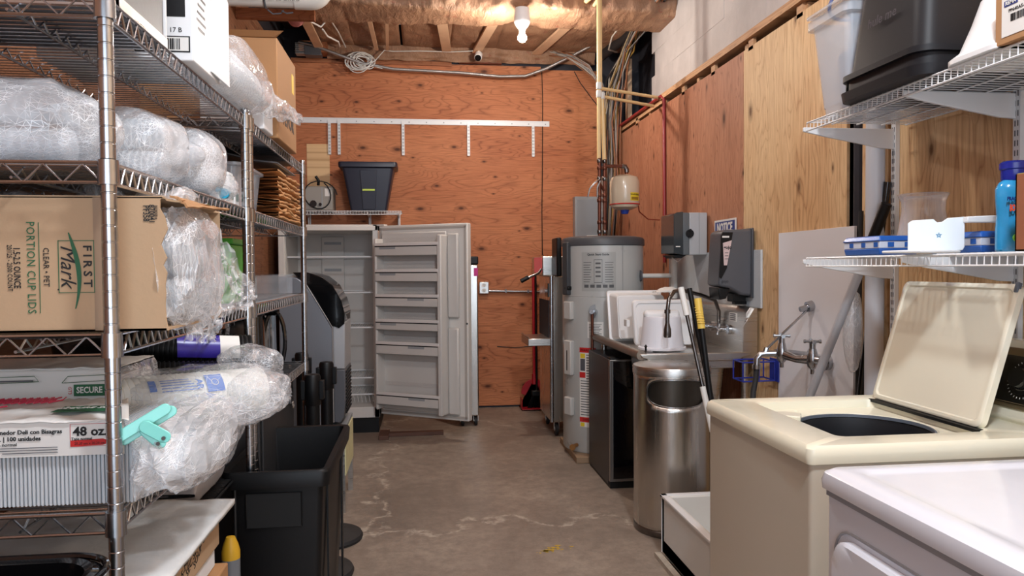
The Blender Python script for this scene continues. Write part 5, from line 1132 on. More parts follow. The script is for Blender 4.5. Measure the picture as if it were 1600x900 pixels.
obj('body', MB().tube([(1.77, 4.12, 1.0), (1.77, 4.42, 1.0)], .018, 12).tube([(1.79, 4.14, 1.0), (1.77, 4.14, 1.0)], .028, 14).tube([(1.79, 4.40, 1.0), (1.77, 4.40, 1.0)], .028, 14), M['chrome'], sf, smooth=True)
obj('spout', MB().tube([(1.77, 4.27, 1.0), (1.765, 4.25, 1.10), (1.72, 4.20, 1.17), (1.60, 4.12, 1.205), (1.46, 4.04, 1.235), (1.40, 4.0, 1.23), (1.362, 3.98, 1.19), (1.352, 3.975, 1.12), (1.352, 3.975, 1.05)], .0115, 12), M['chromed'], sf, smooth=True)
obj('spout_nut', MB().tube([(1.352, 3.975, 1.13), (1.352, 3.975, 1.11)], .017, 12), M['chromed'], sf, smooth=True)
obj('aerator', MB().tube([(1.352, 3.975, 1.055), (1.352, 3.975, 1.02), (1.352, 3.975, .985), (1.352, 3.975, .975)], [.012, .020, .022, .018], 14), M['chromed'], sf, smooth=True)
cross_tap('handle', (1.755, 4.14, 1.0), (-1, 0, .1), sf); cross_tap('handle', (1.755, 4.40, 1.0), (-1, 0, .1), sf)
# white cutting boards / boxes in the sink
g1 = thing('white_food_box', (1.40, 4.62, .90), 'rear white plastic food box standing on edge on the drainboard', 'food box')
def tiltbox(par, x0, x1, y, z0, z1, dep, lean, name='body'):
    mb = MB(); rings = []
    for d, i_ in ((0, .018), (dep*.85, .004), (dep*.87, -.010), (dep, -.010), (dep, .006), (.01, .024)):
        rings.append([(x, y-d+lean*(z-z0), z) for x, z in rrect(x0+i_, z0+i_, x1-i_, z1-i_, .02)])
    shell(mb, rings, True, True); return obj(name, mb, M['white'], par, smooth=True)
tiltbox(g1, 1.245, 1.60, 4.66, .885, 1.200, -.16, .22)
obj('rim_handle', MB().bb(1.255, 4.46, 1.0, 1.275, 4.52, 1.04), M['white'], g1)
g2 = thing('white_plastic_board', (1.45, 4.42, .90), 'large white square plastic board leaning in front of the rear white box', 'board')
mb = MB(); rings = []
for d, i_ in ((0, .0), (.012, .0), (.022, .006), (.022, .02), (.012, .024)): rings.append([(x, 4.40-d+.22*(z-.885), z) for x, z in rrect(1.285+i_, .885+i_, 1.665-i_, 1.165-i_, .03)])
shell(mb, rings, True, True); obj('panel', mb, M['white'], g2, smooth=True)
g3 = thing('white_bucket', (1.40, 4.19, .88), 'upside-down white plastic bucket in the sink under the gooseneck faucet', 'bucket')
obj('body', MB().lathe([(.136, .886), (.140, .890), (.140, .900), (.128, .904), (.118, .98), (.110, 1.06), (.108, 1.075), (.106, 1.08), (.001, 1.082)], (1.395, 4.20, 0), 40), mat('translucent_white_plastic', (236,238,246), .3, coat=.3), g3, smooth=True)
obj('lug', MB().bb(1.285, 4.17, 1.065, 1.50, 4.23, 1.115), M['white'], g3, bevel=.02)
tag(obj('cloth_rag', MB().grid(24, 16, lambda u, v: (1.50+.18*u, 4.60+.12*v, 1.205+.03*math.sin(PI*u)*math.sin(PI*v)+.012*noise.noise(Vector((u*5, v*5, 2))))), M['label'], smooth='all', thick=.004), 'crumpled pale cloth on top of the rear white box', 'cloth')
st_ = thing('sink_strainer', (1.225, 4.0, .9), 'black and chrome sink strainer on the front edge of the drainboard', 'strainer')
obj('basket', MB().lathe([(.001, 0), (.03, .0), (.040, .012), (.040, .018), (.02, .024), (.001, .026)], (1.245, 4.03, .873), 24), M['chromed'], st_, smooth=True)
obj('knob', MB().lathe([(.006, .024), (.005, .04), (.009, .048), (.004, .056), (.001, .06)], (1.245, 4.03, .873), 14), M['blackp'], st_, smooth=True)
# grey wall sheet, dispensers, sign
tag(obj('grey_wall_panel', MB().bb(1.856, 3.89, 1.135, 1.868, 5.42, 1.46), mat('pebbled_grey_panel', (200,208,214), .5, bump=.7, bs=180), bevel=.001), 'pebbled light grey splash panel on the wall behind the sink', 'wall panel')
td = thing('towel_dispenser', (1.73, 4.85, 1.45), 'grey paper towel dispenser with a dark smoked front', 'dispenser')
obj('back_shell', MB().bb(1.735, 4.66, 1.445, 1.856, 4.92, 1.722), mat('light_grey_plastic', (176,180,184), .4), td, bevel=.006)
obj('front_cover', MB().prism([(4.663, 1.445), (4.663, 1.722), (4.915, 1.722), (4.915, 1.445)], 'X', 1.69, 1.735), mat('smoke_grey_cover', (96,102,106), .35), td, bevel=.006)
obj('smoked_window', MB().prism([(1.628, 1.455), (1.628, 1.71), (1.65, 1.722), (1.692, 1.728), (1.692, 1.445)], 'Y', 4.655, 4.92), mat('smoked_plastic', (56,62,66), .15, coat=.5), td, bevel=.006)
obj('seam', MB().tube([(1.80, 4.6585, 1.45), (1.80, 4.6585, 1.72)], .002, 5), M['grey'], td)
obj('turn_knob', MB().disc((1.735, 4.66, 1.585), .026, -.012, 20, 'Y').disc((1.735, 4.648, 1.605), .009, -.008, 12, 'Y').disc((1.735, 4.648, 1.565), .009, -.008, 12, 'Y'), M['blackp'], td)
obj('tear_edge', MB().prism([(1.63, 1.445), (1.72, 1.445), (1.69, 1.425), (1.66, 1.425)], 'Y', 4.68, 4.90), M['blackp'], td)
obj('clear_lip', MB().tube([(1.63, 4.70, 1.43), (1.665, 4.69, 1.40), (1.70, 4.70, 1.43)], .003, 6), M['chrome'], td)
patch('small_mark', (1.655, 4.654, 1.50), (0,0,1), (1,0,0), .03, .006, M['label'], td)
sd_ = thing('soap_dispenser', (1.76, 4.12, 1.2), 'dark grey soap dispenser tilted on the wall above the sink', 'soap dispenser')
pr = [(1.855, 1.20), (1.855, 1.580), (1.70, 1.575), (1.672, 1.560), (1.668, 1.50), (1.655, 1.27), (1.665, 1.255), (1.72, 1.245), (1.79, 1.205)]
obj('body', MB().prism(pr, 'Y', 3.985, 4.165), M['dgrey'], sd_, bevel=.014, seg=3)
obj('side_lip', MB().prism([(1.858, 1.19), (1.858, 1.585), (1.845, 1.585), (1.840, 1.19)], 'Y', 3.975, 4.175), mat('darker_grey_plastic', (62,64,70), .4), sd_, bevel=.004)
obj('front_window', MB().prism([(1.665, 1.46), (1.665, 1.54), (1.675, 1.56), (1.735, 1.56), (1.70, 1.36), (1.668, 1.30), (1.655, 1.31)], 'Y', 3.980, 3.986), M['blackp'], sd_)
obj('product_label', MB().hexa([(1.682, 3.978, 1.375), (1.700, 3.978, 1.375), (1.700, 3.980, 1.375), (1.682, 3.980, 1.375)], [(1.676, 3.978, 1.50), (1.728, 3.978, 1.515), (1.728, 3.980, 1.515), (1.676, 3.980, 1.50)]), mat('pinkish_label', (206,186,186), .4), sd_)
text('gojo', (1.703, 3.978, 1.475), (0,0,1), (1,0,0), .026, M['ink'], sd_, bold=.0008)
for k in range(3): patch('fine_print', (1.697, 3.978, 1.445-.017*k), (0,0,1), (1,0,0), .02, .004, M['dgrey'], sd_)
text('gojo', (1.69, 3.985, 1.285), (0,0,1), (1,0,0), .024, M['ink'], sd_)
obj('white_strip', MB().bb(1.672, 3.977, 1.53, 1.712, 3.980, 1.54), M['label'], sd_)
obj('push_bar', MB().prism([(1.66, 1.25), (1.73, 1.243), (1.705, 1.185), (1.665, 1.18)], 'Y', 4.0, 4.15), M['blackp'], sd_, bevel=.006)
obj('nozzle', MB().bb(1.76, 4.03, 1.165, 1.835, 4.12, 1.215).bb(1.78, 4.05, 1.15, 1.85, 4.10, 1.17), M['blackp'], sd_, bevel=.004)
ns = thing('notice_sign', (1.86, 4.36, 1.5), 'blue and white notice sign half hidden by the soap dispenser', 'sign')
obj('plate', MB().bb(1.862, 4.23, 1.40, 1.866, 4.555, 1.660), M['label'], ns)
obj('blue_band', MB().bb(1.8605, 4.245, 1.545, 1.862, 4.54, 1.648), mat('sign_blue', (44,60,130), .4), ns)
text('NOTICE', (1.8605, 4.392, 1.606), (0,0,1), (0,-1,0), .080, M['label'], ns, bold=.003, sx=.80, lift=.001)
# ---------------------------------------------------------------- glass-door mini fridge
mf = thing('beverage_fridge', (1.36, 4.7, 0), 'small black beverage fridge with a dark glass door under the drainboard', 'fridge')
obj('cabinet', MB().bb(1.135, 4.455, .02, 1.60, 4.99, .80), mat('black_fridge_case', (42,42,46), .35, .3), mf, bevel=.004)
obj('door_frame', MB().bb(1.135, 4.415, .045, 1.60, 4.45, .80), mat('dark_steel_frame', (150,148,146), .3, .9), mf, bevel=.003)
obj('door_glass', MB().bb(1.155, 4.408, .065, 1.60, 4.416, .79), mat('dark_glass', (8,8,12), .06, coat=.6), mf)
obj('kick_plate', MB().bb(1.14, 4.43, .0, 1.595, 4.98, .045), M['blackp'], mf)
obj('hinge', MB().bb(1.14, 4.42, .80, 1.20, 4.50, .812), M['blackp'], mf, bevel=.003)
# ---------------------------------------------------------------- round stainless litter bin
CX, CY, CR = 1.290, 3.73, .195
lb = thing('stainless_litter_bin', (CX, CY, 0), 'round stainless steel litter bin with an oval side opening', 'bin')
mb = MB(); nz, na = 26, 96; H_ = .862
zs = [.022+(H_-.04-.022)*j/nz for j in range(nz+1)]
vs = [(CX+CR*math.cos(2*PI*k/na), CY+CR*math.sin(2*PI*k/na), z) for z in zs for k in range(na)]; fs = []
ac_ = -1.72; zc = .735
def inhole(a, z):
    d = (a-ac_+PI) % (2*PI)-PI; return (abs(d*CR)/.165)**3.2+(abs(z-zc)/.068)**2.6 < 1
for j in range(nz):
    for k in range(na):
        a = 2*PI*(k+.5)/na; z = (zs[j]+zs[j+1])/2
        if not inhole(a, z): fs.append((j*na+k, j*na+(k+1) % na, (j+1)*na+(k+1) % na, (j+1)*na+k))
# snap the rim of the hole to its outline
used = {}
for f in fs:
    for i in range(4): e = tuple(sorted((f[i], f[(i+1) % 4]))); used[e] = used.get(e, 0)+1
rim = {i for e, c in used.items() if c == 1 for i in e if .05 < vs[i][2] < H_-.045}
for i in rim:
    x, y, z = vs[i]; a = (math.atan2(y-CY, x-CX)-ac_+PI) % (2*PI)-PI; p = a*CR; q = z-zc; lo, hi = .3, 2.2
    for _ in range(24):
        s_ = (lo+hi)/2
        if (abs(p*s_)/.165)**3.2+(abs(q*s_)/.068)**2.6 < 1: lo = s_
        else: hi = s_
    a2 = ac_+p*lo/CR; vs[i] = (CX+CR*math.cos(a2), CY+CR*math.sin(a2), zc+q*lo)
mb.add(vs, fs); obj('shell', mb, M['steelv'], lb, smooth='all', thick=.003)
ed = []
for k in range(64):
    q = 2*PI*k/64; c_, s_ = math.cos(q), math.sin(q); p = .165*(abs(c_)**(2/3.2))*(1 if c_ > 0 else -1); z = zc+.068*(abs(s_)**(2/2.6))*(1 if s_ > 0 else -1)
    ed.append((CX+(CR+.001)*math.cos(ac_+p/CR), CY+(CR+.001)*math.sin(ac_+p/CR), z))
obj('opening_rim', MB().tube(ed, .0035, 6, closed=True), M['chrome'], lb, smooth=True)
obj('lid', MB().lathe([(CR-.004, .815), (CR+.006, .817), (CR+.006, .850), (CR+.002, .858), (CR-.01, .862), (.001, .864)], (CX, CY, 0), 64), M['steel'], lb, smooth=True)
obj('base_ring', MB().lathe([(.001, .001), (CR+.002, .001), (CR+.004, .01), (CR+.004, .03), (CR, .034)], (CX, CY, 0), 64), M['chromed'], lb, smooth=True)
obj('liner', MB().lathe([(CR-.02, .66), (CR-.02, .06), (.001, .05)], (CX, CY, 0), 40), M['blackp'], lb, smooth=True)
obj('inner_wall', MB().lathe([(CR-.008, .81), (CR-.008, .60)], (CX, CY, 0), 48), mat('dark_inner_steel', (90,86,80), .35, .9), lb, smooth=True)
# ---------------------------------------------------------------- mop basin and brushes
bs_ = thing('mop_basin', (1.3, 2.85, 0), 'low white mop basin on the floor beside the washer', 'basin')
mb = MB(); bx0, bx1, by0, by1 = 1.105, 1.78, 2.44, 3.33
mb.bb(bx0, by0, .03, bx0+.035, by1, .30).bb(bx1-.035, by0, .03, bx1, by1, .30).bb(bx0, by0, .03, bx1, by0+.035, .30).bb(bx0, by1-.035, .03, bx1, by1, .30).bb(bx0, by0, .03, bx1, by1, .10)
obj('tub', mb, mat('white_moulded_stone', (226,226,222), .4, var=.03), bs_, bevel=.006)
obj('rim', MB().bb(bx0-.008, by0-.008, .292, bx0+.022, by1+.008, .304).bb(bx0-.008, by1-.022, .292, bx1, by1+.008, .304), M['white'], bs_, bevel=.003)
obj('caulk_strip', MB().bb(bx0-.03, by0, .0, bx0+.0, by1+.02, .022), mat('dirty_caulk', (176,166,152), .8, var=.25, vs=30), bs_)
obj('corner_gusset', MB().prism([(bx0-.002, .03), (bx0-.002, .29), (bx0+.028, .03)], 'Y', by1-.001, by1+.004), M['white'], bs_)
def brush(name, pts, cols, label, grip=None):
    t = thing(name, pts[0], label, 'brush', 'long handled brushes standing in the mop basin'); a, b_ = Vector(pts[0]), Vector(pts[1]); L = (b_-a); 
    for k, (s0, s1, r, m, nm) in enumerate(cols): obj(nm, MB().tube([a+L*s0, a+L*s1], r, 14), m, t, smooth=True)
    return t
wg, yl = mat('white_grip', (230,230,226), .4), mat('yellow_grip', (236,200,92), .4)
q = brush('long_brush', ((1.248, 3.47, 1.268), (1.41, 3.18, .10)), ((0, .115, .015, wg, 'grip'), (.115, .40, .009, M['chromed'], 'shaft'), (.40, .575, .014, wg, 'sleeve'), (.575, 1, .009, M['chromed'], 'shaft')), 'long handled brush with a white grip leaning by the litter bin')
obj('brush_head', MB().bb(1.36, 3.10, .10, 1.46, 3.24, .14), wg, q, bevel=.01)
q = brush('long_brush', ((1.302, 3.50, 1.262), (1.44, 3.22, .10)), ((0, .26, .013, M['blackp'], 'grip'), (.26, 1, .012, M['blackp'], 'shaft')), 'long handled brush with a plain black grip, in the middle of the three')
q = brush('long_brush', ((1.322, 3.44, 1.215), (1.40, 3.26, .10)), ((0, .13, .018, yl, 'grip'), (.13, 1, .014, M['blackp'], 'shaft')), 'long handled brush with a yellow grip and black shaft')
for k in range(7): obj('grip_ridge', MB().lathe([(.018, -.002), (.020, 0), (.018, .002)], (1.3235+.0012*k, 3.435-.003*k, 1.17-.012*k), 12), yl, q)
# ---------------------------------------------------------------- white board, service faucet, poles, basket
tag(obj('white_splash_board', MB().bb(1.852, 2.995, .12, 1.866, 3.675, 1.54), mat('white_board', (232,234,240), .35), bevel=.001), 'tall plain white board on the wall behind the service faucet', 'wall panel')
sv = thing('service_faucet', (1.68, 3.2, .95), 'chrome wall-mounted service faucet with a brace and two cross handles', 'faucet')
V1, V2 = Vector((1.665, 3.27, .960)), Vector((1.745, 3.14, .945))
obj('body', MB().tube([V1-Vector((.02,-.03,0)), V1, (V1+V2)/2+Vector((.0,0,-.012)), V2, V2+Vector((.02,-.03,0))], [.018, .024, .017, .024, .018], 14), M['chrome'], sv, smooth=True)
obj('spout', MB().tube([V1+Vector((-.01,.01,0)), (1.60, 3.30, .958), (1.580, 3.305, .955), (1.562, 3.31, .935), (1.560, 3.31, .89)], .015, 12).tube([(1.560, 3.31, .905), (1.560, 3.31, .885)], .020, 12), M['chrome'], sv, smooth=True)
for v in (V1, V2):
    obj('inlet', MB().tube([v, v+Vector((.05,.02,0)), (1.852, v.y+.05, v.z-.02)], .015, 12).tube([(1.835, v.y+.05, v.z-.02), (1.852, v.y+.05, v.z-.02)], .036, 18), M['chrome'], sv, smooth=True)
    obj('bonnet', MB().tube([v-Vector((0,0,.045)), v-Vector((0,0,.03)), v, v+Vector((0,0,.03)), v+Vector((0,0,.05))], [.008, .022, .028, .020, .016], 14).tube([v-Vector((0,0,.065)), v-Vector((0,0,.04))], .009, 10), M['chrome'], sv, smooth=True)
    cross_tap('handle', v+Vector((0,0,.045)), (0,0,1), sv, .034)
obj('brace', MB().tube([(1.60, 3.30, .975), (1.845, 3.34, 1.172)], .006, 8), M['chrome'], sv, smooth=True)
obj('brace_foot', MB().tube([(1.595, 3.30, .955), (1.605, 3.30, .985)], .012, 8), M['chrome'], sv, smooth=True)
obj('brace_clamp', MB().tube([(1.852, 3.335, 1.178), (1.825, 3.335, 1.172)], .026, 16).tube([(1.83, 3.335, 1.172), (1.79, 3.335, 1.16)], .014, 10), M['chrome'], sv, smooth=True)
obj('black_hose', MB().tube([(1.560, 3.31, .89), (1.557, 3.31, .84), (1.54, 3.30, .78), (1.50, 3.24, .60), (1.47, 3.12, .40), (1.48, 3.0, .25), (1.55, 2.95, .14)], .013, 10), M['rubber'], sv, smooth=True)
bw = mat('blue_wire', (34,50,150), .35)
bk_ = thing('blue_wire_basket', (1.78, 3.65, .78), 'blue wire basket hung on the wall below the sink edge', 'basket')
mb = MB()
for z in (.765, .80, .865):
    if z != .80: mb.tube([(1.66, 3.68, z), (1.66, 3.80, z), (1.84, 3.82, z), (1.84, 3.69, z)], .0045, 6, closed=True)
for p in ((1.66, 3.68), (1.66, 3.80), (1.75, 3.685), (1.84, 3.69), (1.84, 3.82)): mb.tube([(p[0], p[1], .765), (p[0], p[1], .865)], .004, 6)
obj('wires', mb, bw, bk_, smooth=True); obj('hook_plate', MB().bb(1.846, 3.66, .76, 1.850, 3.76, .88), bw, bk_)
ap = thing('aluminium_pole', (1.60, 3.05, .3), 'thick silver pole leaning on the wall behind the washer', 'pole')
A, B = Vector((1.618, 3.28, .30)), Vector((1.805, 2.70, 1.61)); d_ = B-A
obj('tube', MB().tube([A, A+d_*.86], .0185, 18), mat('satin_aluminium', (196,198,204), .4, .25), ap, smooth=True); obj('grip', MB().tube([A+d_*.86, B], .0205, 16), M['blackp'], ap, smooth=True)
tag(obj('black_pole', MB().tube([(1.800, 2.95, .30), (1.815, 2.86, .95), (1.838, 2.745, 1.70)], .014, 12), M['blackg'], smooth=True), 'thin glossy black pole leaning right of the silver pole', 'pole')
tag(obj('second_black_pole', MB().tube([(1.845, 2.96, .40), (1.850, 2.94, 1.60)], .010, 10), M['rubber'], smooth=True), 'upright dark rod close to the wall behind the black pole', 'pole')
tag(obj('white_wall_pipe', MB().tube([(1.815, 2.79, .2), (1.815, 2.79, 2.30)], .036, 24), mat('white_painted_pipe', (204,208,216), .4), smooth=True), 'vertical white pipe on the wall between the board and the shelf standards', 'pipe')
crinkle('hanging_bag', (1.80, 2.915, 1.10), (.035, .035, .17), M['filmd'], 61, .18, .9, 40, 40, 'Z')
tag(bpy.data.objects['hanging_bag'], 'small wrinkled white bag hanging beside the white pipe', 'bag')
# ================================================================ top-loading washer with raised lid
wm = thing('washing_machine', (1.3, 2.045, 0), 'almond top-loading washing machine with its lid raised', 'washing machine')
WX0, WX1, WY0, WY1 = .945, 1.68, 1.715, 2.385
cbm = MB(); shell(cbm, [[(x, y, z) for x, y in rrect(WX0+.008+i_, WY0+.008+i_, WX1-i_, WY1-.008-i_, .012, 4)] for z, i_ in ((.02, 0), (.872, 0), (.872, .02), (.10, .02))], True, True); obj('cabinet', cbm, mat('almond_cabinet', (204,196,180), .3, coat=.3), wm, smooth=True)
tp_ = MB(); zt0, zt1 = .874, .922; LX0, LX1, LY0, LY1 = 1.075, 1.515, 1.805, 2.325
tp_.bb(WX0, WY0, zt0, LX0, WY1, zt1).bb(LX1, WY0, zt0, WX1+.06, WY1, zt1).bb(LX0-.002, WY0, zt0, LX1+.002, LY0, zt1).bb(LX0-.002, LY1, zt0, LX1+.002, WY1, zt1)
# one continuous top: outer slab ring built as a shell with rounded rim
tp_ = MB(); R1 = []
def RR(x0, y0, x1, y1, r, z): return [(x, y, z) for x, y in rrect(x0, y0, x1, y1, r, 5)]
for (i_, z, r) in ((.010, zt0-.004, .012), (.0, zt0+.002, .014), (-.003, zt0+.02, .016), (.0, zt1-.008, .018), (.008, zt1, .02)): R1.append(RR(WX0+i_, WY0+i_, WX1+.06-i_, WY1-i_, r, z))
for (i_, z, r) in ((0, zt1, .03), (.010, zt1-.004, .03), (.014, zt1-.028, .03)): R1.append(RR(LX0+i_, LY0+i_, LX1-i_, LY1-i_, r, z))
n = len(R1[0])
shell(tp_, R1, False, False); obj('top', tp_, M['cream'], wm, smooth=True)
# recessed deck with the round wash opening
dk = MB(); m_ = 64; cx, cy, rx, ry = 1.300, 2.045, .185, .185; out = []; zi = zt1-.028
for k in range(m_):
    a = 2*PI*k/m_; c_, s_ = math.cos(a), math.sin(a); t_ = min((LX1-.012-cx)/c_ if c_ > 1e-6 else ((LX0+.012-cx)/c_ if c_ < -1e-6 else 9), (LY1-.012-cy)/s_ if s_ > 1e-6 else ((LY0+.012-cy)/s_ if s_ < -1e-6 else 9)); out.append((cx+c_*t_, cy+s_*t_, zi))
def el_(r, z): return [(cx+r*math.cos(2*PI*k/m_), cy+r*math.sin(2*PI*k/m_), z) for k in range(m_)]
shell(dk, [out, el_(.195, zi-.002), el_(.188, zi-.012)], False, False); obj('lid_recess', dk, M['cream'], wm, smooth=True)
obj('tub_ring', MB().lathe([(.189, zi-.008), (.189, zi-.003), (.184, zi-.003), (.183, zi-.012)], (cx, cy, 0), 64), mat('blue_grey_seal', (92,100,112), .4), wm, smooth=True)
obj('wash_tub', MB().lathe([(.186, zi-.014), (.18, zi-.05), (.18, .50), (.05, .46), (.001, .46)], (cx, cy, 0), 48), mat('dark_tub', (22,24,30), .5), wm, smooth=True)
obj('agitator', MB().lathe([(.001, .80), (.03, .79), (.04, .70), (.07, .50), (.07, .46)], (cx, cy, 0), 24), M['dgrey'], wm, smooth=True)
obj('softener_cup', MB().prism([(1.085, 2.14), (1.135, 2.11), (1.165, 2.16), (1.13, 2.20), (1.09, 2.20)], 'Z', zi, zi+.018), M['cream'], wm, bevel=.003)
# raised lid, tilted back against the console
def L_(y, s, n_): # s along the lid from hinge up, n_ out of the under side
    dx_, dz_ = math.sin(.295), math.cos(.295); return (1.505+dx_*s-dz_*n_, y, .918+dz_*s+dx_*n_)
lid = MB(); R1 = []
for (i_, nn) in ((.006, -.024), (.0, -.018), (.0, .0), (.004, .003), (.014, .003), (.018, -.002)):
    R1.append([L_(y, s, nn) for y, s in rrect(1.838+i_, .005+i_, 2.328-i_, .415-i_, .022, 5)])
shell(lid, R1, True, True); obj('lid', lid, M['creamg'], wm, smooth=True)
obj('lid_corner_cap', MB().obb(L_(1.846, .405, .0), (0, .006, 0), (.004, 0, .014), (.006, 0, -.002)), mat('blue_grey_seal', (92,100,112), .4), wm, bevel=.002)
obj('hinge_gap', MB().bb(1.49, 1.83, .912, 1.53, 2.33, .921), M['blackp'], wm)
# console
cn = obj('console', MB().prism([(1.655, .915), (1.648, .935), (1.672, .955), (1.735, 1.125), (1.745, 1.145), (1.80, 1.145), (1.80, .915)], 'Y', WY0+.002, WY1+.03), M['cream'], wm, bevel=.006)
def K_(y, s, n_=0): a = Vector((1.672, 0, .955)); d = Vector((.063, 0, .170)).normalized(); nn = Vector((-d.z, 0, d.x)); return a+d*s+nn*n_+Vector((0, y, 0))
def kb(y0, y1, s0, s1, n0, n1, mb=None): return (mb or MB()).hexa([K_(y0,s0,n0), K_(y1,s0,n0), K_(y1,s1,n0), K_(y0,s1,n0)], [K_(y0,s0,n1), K_(y1,s0,n1), K_(y1,s1,n1), K_(y0,s1,n1)])
obj('trim_frame', kb(WY0+.006, WY1+.026, .002, .180, .0, .006), mat('bronze_trim', (156,142,116), .3, .8), wm, bevel=.002)
obj('face_panel', kb(WY0+.018, WY1+.014, .014, .158, .006, .009), M['blackg'], wm)
obj('face_inner_line', kb(WY0+.02, WY1+.012, .155, .160, .008, .010, kb(WY0+.02, WY1+.012, .016, .0185, .008, .010)), mat('bronze_trim', (156,142,116), .3, .8), wm)
kd = (Vector((-.170, 0, .063))).normalized()
def kdisc(y, s, r0, r1, h0, h1, m, name):
    c = K_(y, s); u = Vector((0, 1, 0)); v = kd.cross(u); 
    mb = MB(); n_ = 32; shell(mb, [[c+kd*h+(u*math.cos(2*PI*k/n_)+v*math.sin(2*PI*k/n_))*r for k in range(n_)] for r, h in ((r0, h0), (r0, (h0+h1)/2), (r1, h1))], True, True); return obj(name, mb, m, wm, smooth=True)
kdisc(1.90, .088, .046, .045, .009, .014, M['blackp'], 'dial_skirt'); kdisc(1.90, .088, .032, .028, .014, .038, M['blackg'], 'dial_knob'); kdisc(1.90, .088, .0345, .034, .014, .0155, M['chrome'], 'dial_ring')
kdisc(2.30, .088, .024, .022, .009, .03, M['blackg'], 'small_knob')
tk = MB()
for k in range(30):
    a = 2*PI*k/30; c = K_(1.90, .088, .010); u = Vector((0, 1, 0)); v = kd.cross(u); q_ = u*math.cos(a)+v*math.sin(a); tk.tube([c+q_*.052, c+q_*.057], .0007, 4)
obj('dial_ticks', tk, M['label'], wm)
kr, ku = (0, -1, 0), tuple((K_(0, 1)-K_(0, 0)))
for s_, y, s in (('NORMAL', 1.812, .115), ('PERMANENT', 1.795, .082), ('PRESS', 1.795, .072), ('DELICATE', 1.83, .040), ('KNITS', 1.83, .030), ('OFF', 1.838, .135)):
    text(s_, K_(y, s, .009), ku, kr, .0085, M['label'], wm)
obj('console_end', MB().prism([(1.65, .93), (1.675, .95), (1.745, 1.148), (1.80, 1.15), (1.80, .93)], 'Y', WY1+.03, WY1+.036), M['chromed'], wm)
# ---------------------------------------------------------------- white dryer in the foreground
dm = thing('clothes_dryer', (1.2, 1.16, 0), 'white front-loading clothes dryer in the right foreground', 'dryer')
DX0, DX1, DY0, DY1 = .862, 1.60, .84, 1.512
obj('cabinet', MB().bb(DX0+.010, DY0+.008, .02, DX1, DY1-.008, .878), M['enamel'], dm, bevel=.008, seg=3)
tp2 = MB(); R1 = []
for (i_, z, r) in ((.004, .884, .015), (-.004, .888, .02), (-.006, .905, .022), (-.002, .922, .024), (.010, .931, .026), (.05, .933, .03), (.058, .929, .03), (.08, .929, .03)): R1.append(RR(DX0+i_, DY0+i_, DX1+.05-i_, DY1-i_, r, z))
shell(tp2, R1, True, True); obj('top', tp2, M['enamel'], dm, smooth=True)
dd = MB(); R1 = []
for i_, xx in ((.0, DX0+.012), (.0, DX0-.006), (.006, DX0-.012), (.03, DX0-.012)): R1.append([(xx, y, z) for y, z in rrect(.90+i_, .27+i_, 1.455-i_, .802-i_, .055, 6)])
shell(dd, R1, True, True); obj('door', dd, M['enamel'], dm, smooth=True)
gv = MB(); gv.tube([(DX0+.008, y, z) for y, z in rrect(.885, .255, 1.47, .817, .06, 6)], .003, 6, closed=True); obj('door_gap', gv, mat('gap_grey', (150,152,158), .6), dm, smooth=True)
obj('kick_gap', MB().bb(DX0+.006, DY0+.01, .872, DX1, DY1-.01, .884), mat('gap_grey', (150,152,158), .6), dm)
obj('console', MB().prism([(1.56, .92), (1.60, .94), (1.66, 1.10), (1.72, 1.10), (1.72, .92)], 'Y', DY0+.02, DY1-.0), M['enamel'], dm, bevel=.01)
obj('console_end_cap', MB().tube([(1.585, DY1-.01, .965), (1.585, DY1+.012, .965)], .045, 20), mat('pale_blue_grey_plastic', (176,186,204), .35), dm, smooth=True)
# ================================================================ wall shelving on the right
g = 'white wire shelves on the right wall'
us = wire_shelf('wire_shelf', 1.452, 1.855, .30, 2.66, 1.912, 'upper white wire shelf on the right wall holding the bins', 'X-', group=g, pitch=.0255, mid=3)
ls = wire_shelf('wire_shelf', 1.452, 1.855, .30, 2.66, 1.400, 'lower white wire shelf on the right wall above the washer', 'X-', group=g, pitch=.0255, mid=3)
for sh, z in ((us, 1.912), (ls, 1.400)):
    for y in (2.73, 2.13, 1.52, .9):
        yy = min(y, 2.64)
        obj('bracket', MB().prism([(1.475, z-.006), (1.855, z-.006), (1.855, z-.085), (1.80, z-.082), (1.56, z-.040), (1.475, z-.022)], 'Y', y-.006, y+.006), M['wirewhite'], sh, bevel=.002)
for y, q in ((2.73, 'left standard behind the glass vase'), (2.12, 'right standard behind the laundry bottle'), (1.52, 'standard outside the picture edge')):
    t = thing('shelf_standard', (1.86, y, 1.0), 'tall white slotted wall standard, '+q, 'bracket strip', 'tall shelf standards on the right wall')
    obj('channel', MB().bb(1.852, y-.014, 1.10, 1.869, y+.014, 2.55), M['wirewhite'], t)
    s_ = MB()
    for k in range(46):
        for e in (-.007, .004): s_.bb(1.8508, y+e, 1.12+k*.031, 1.852, y+e+.003, 1.138+k*.031)
    obj('slots', s_, M['dgrey'], t)
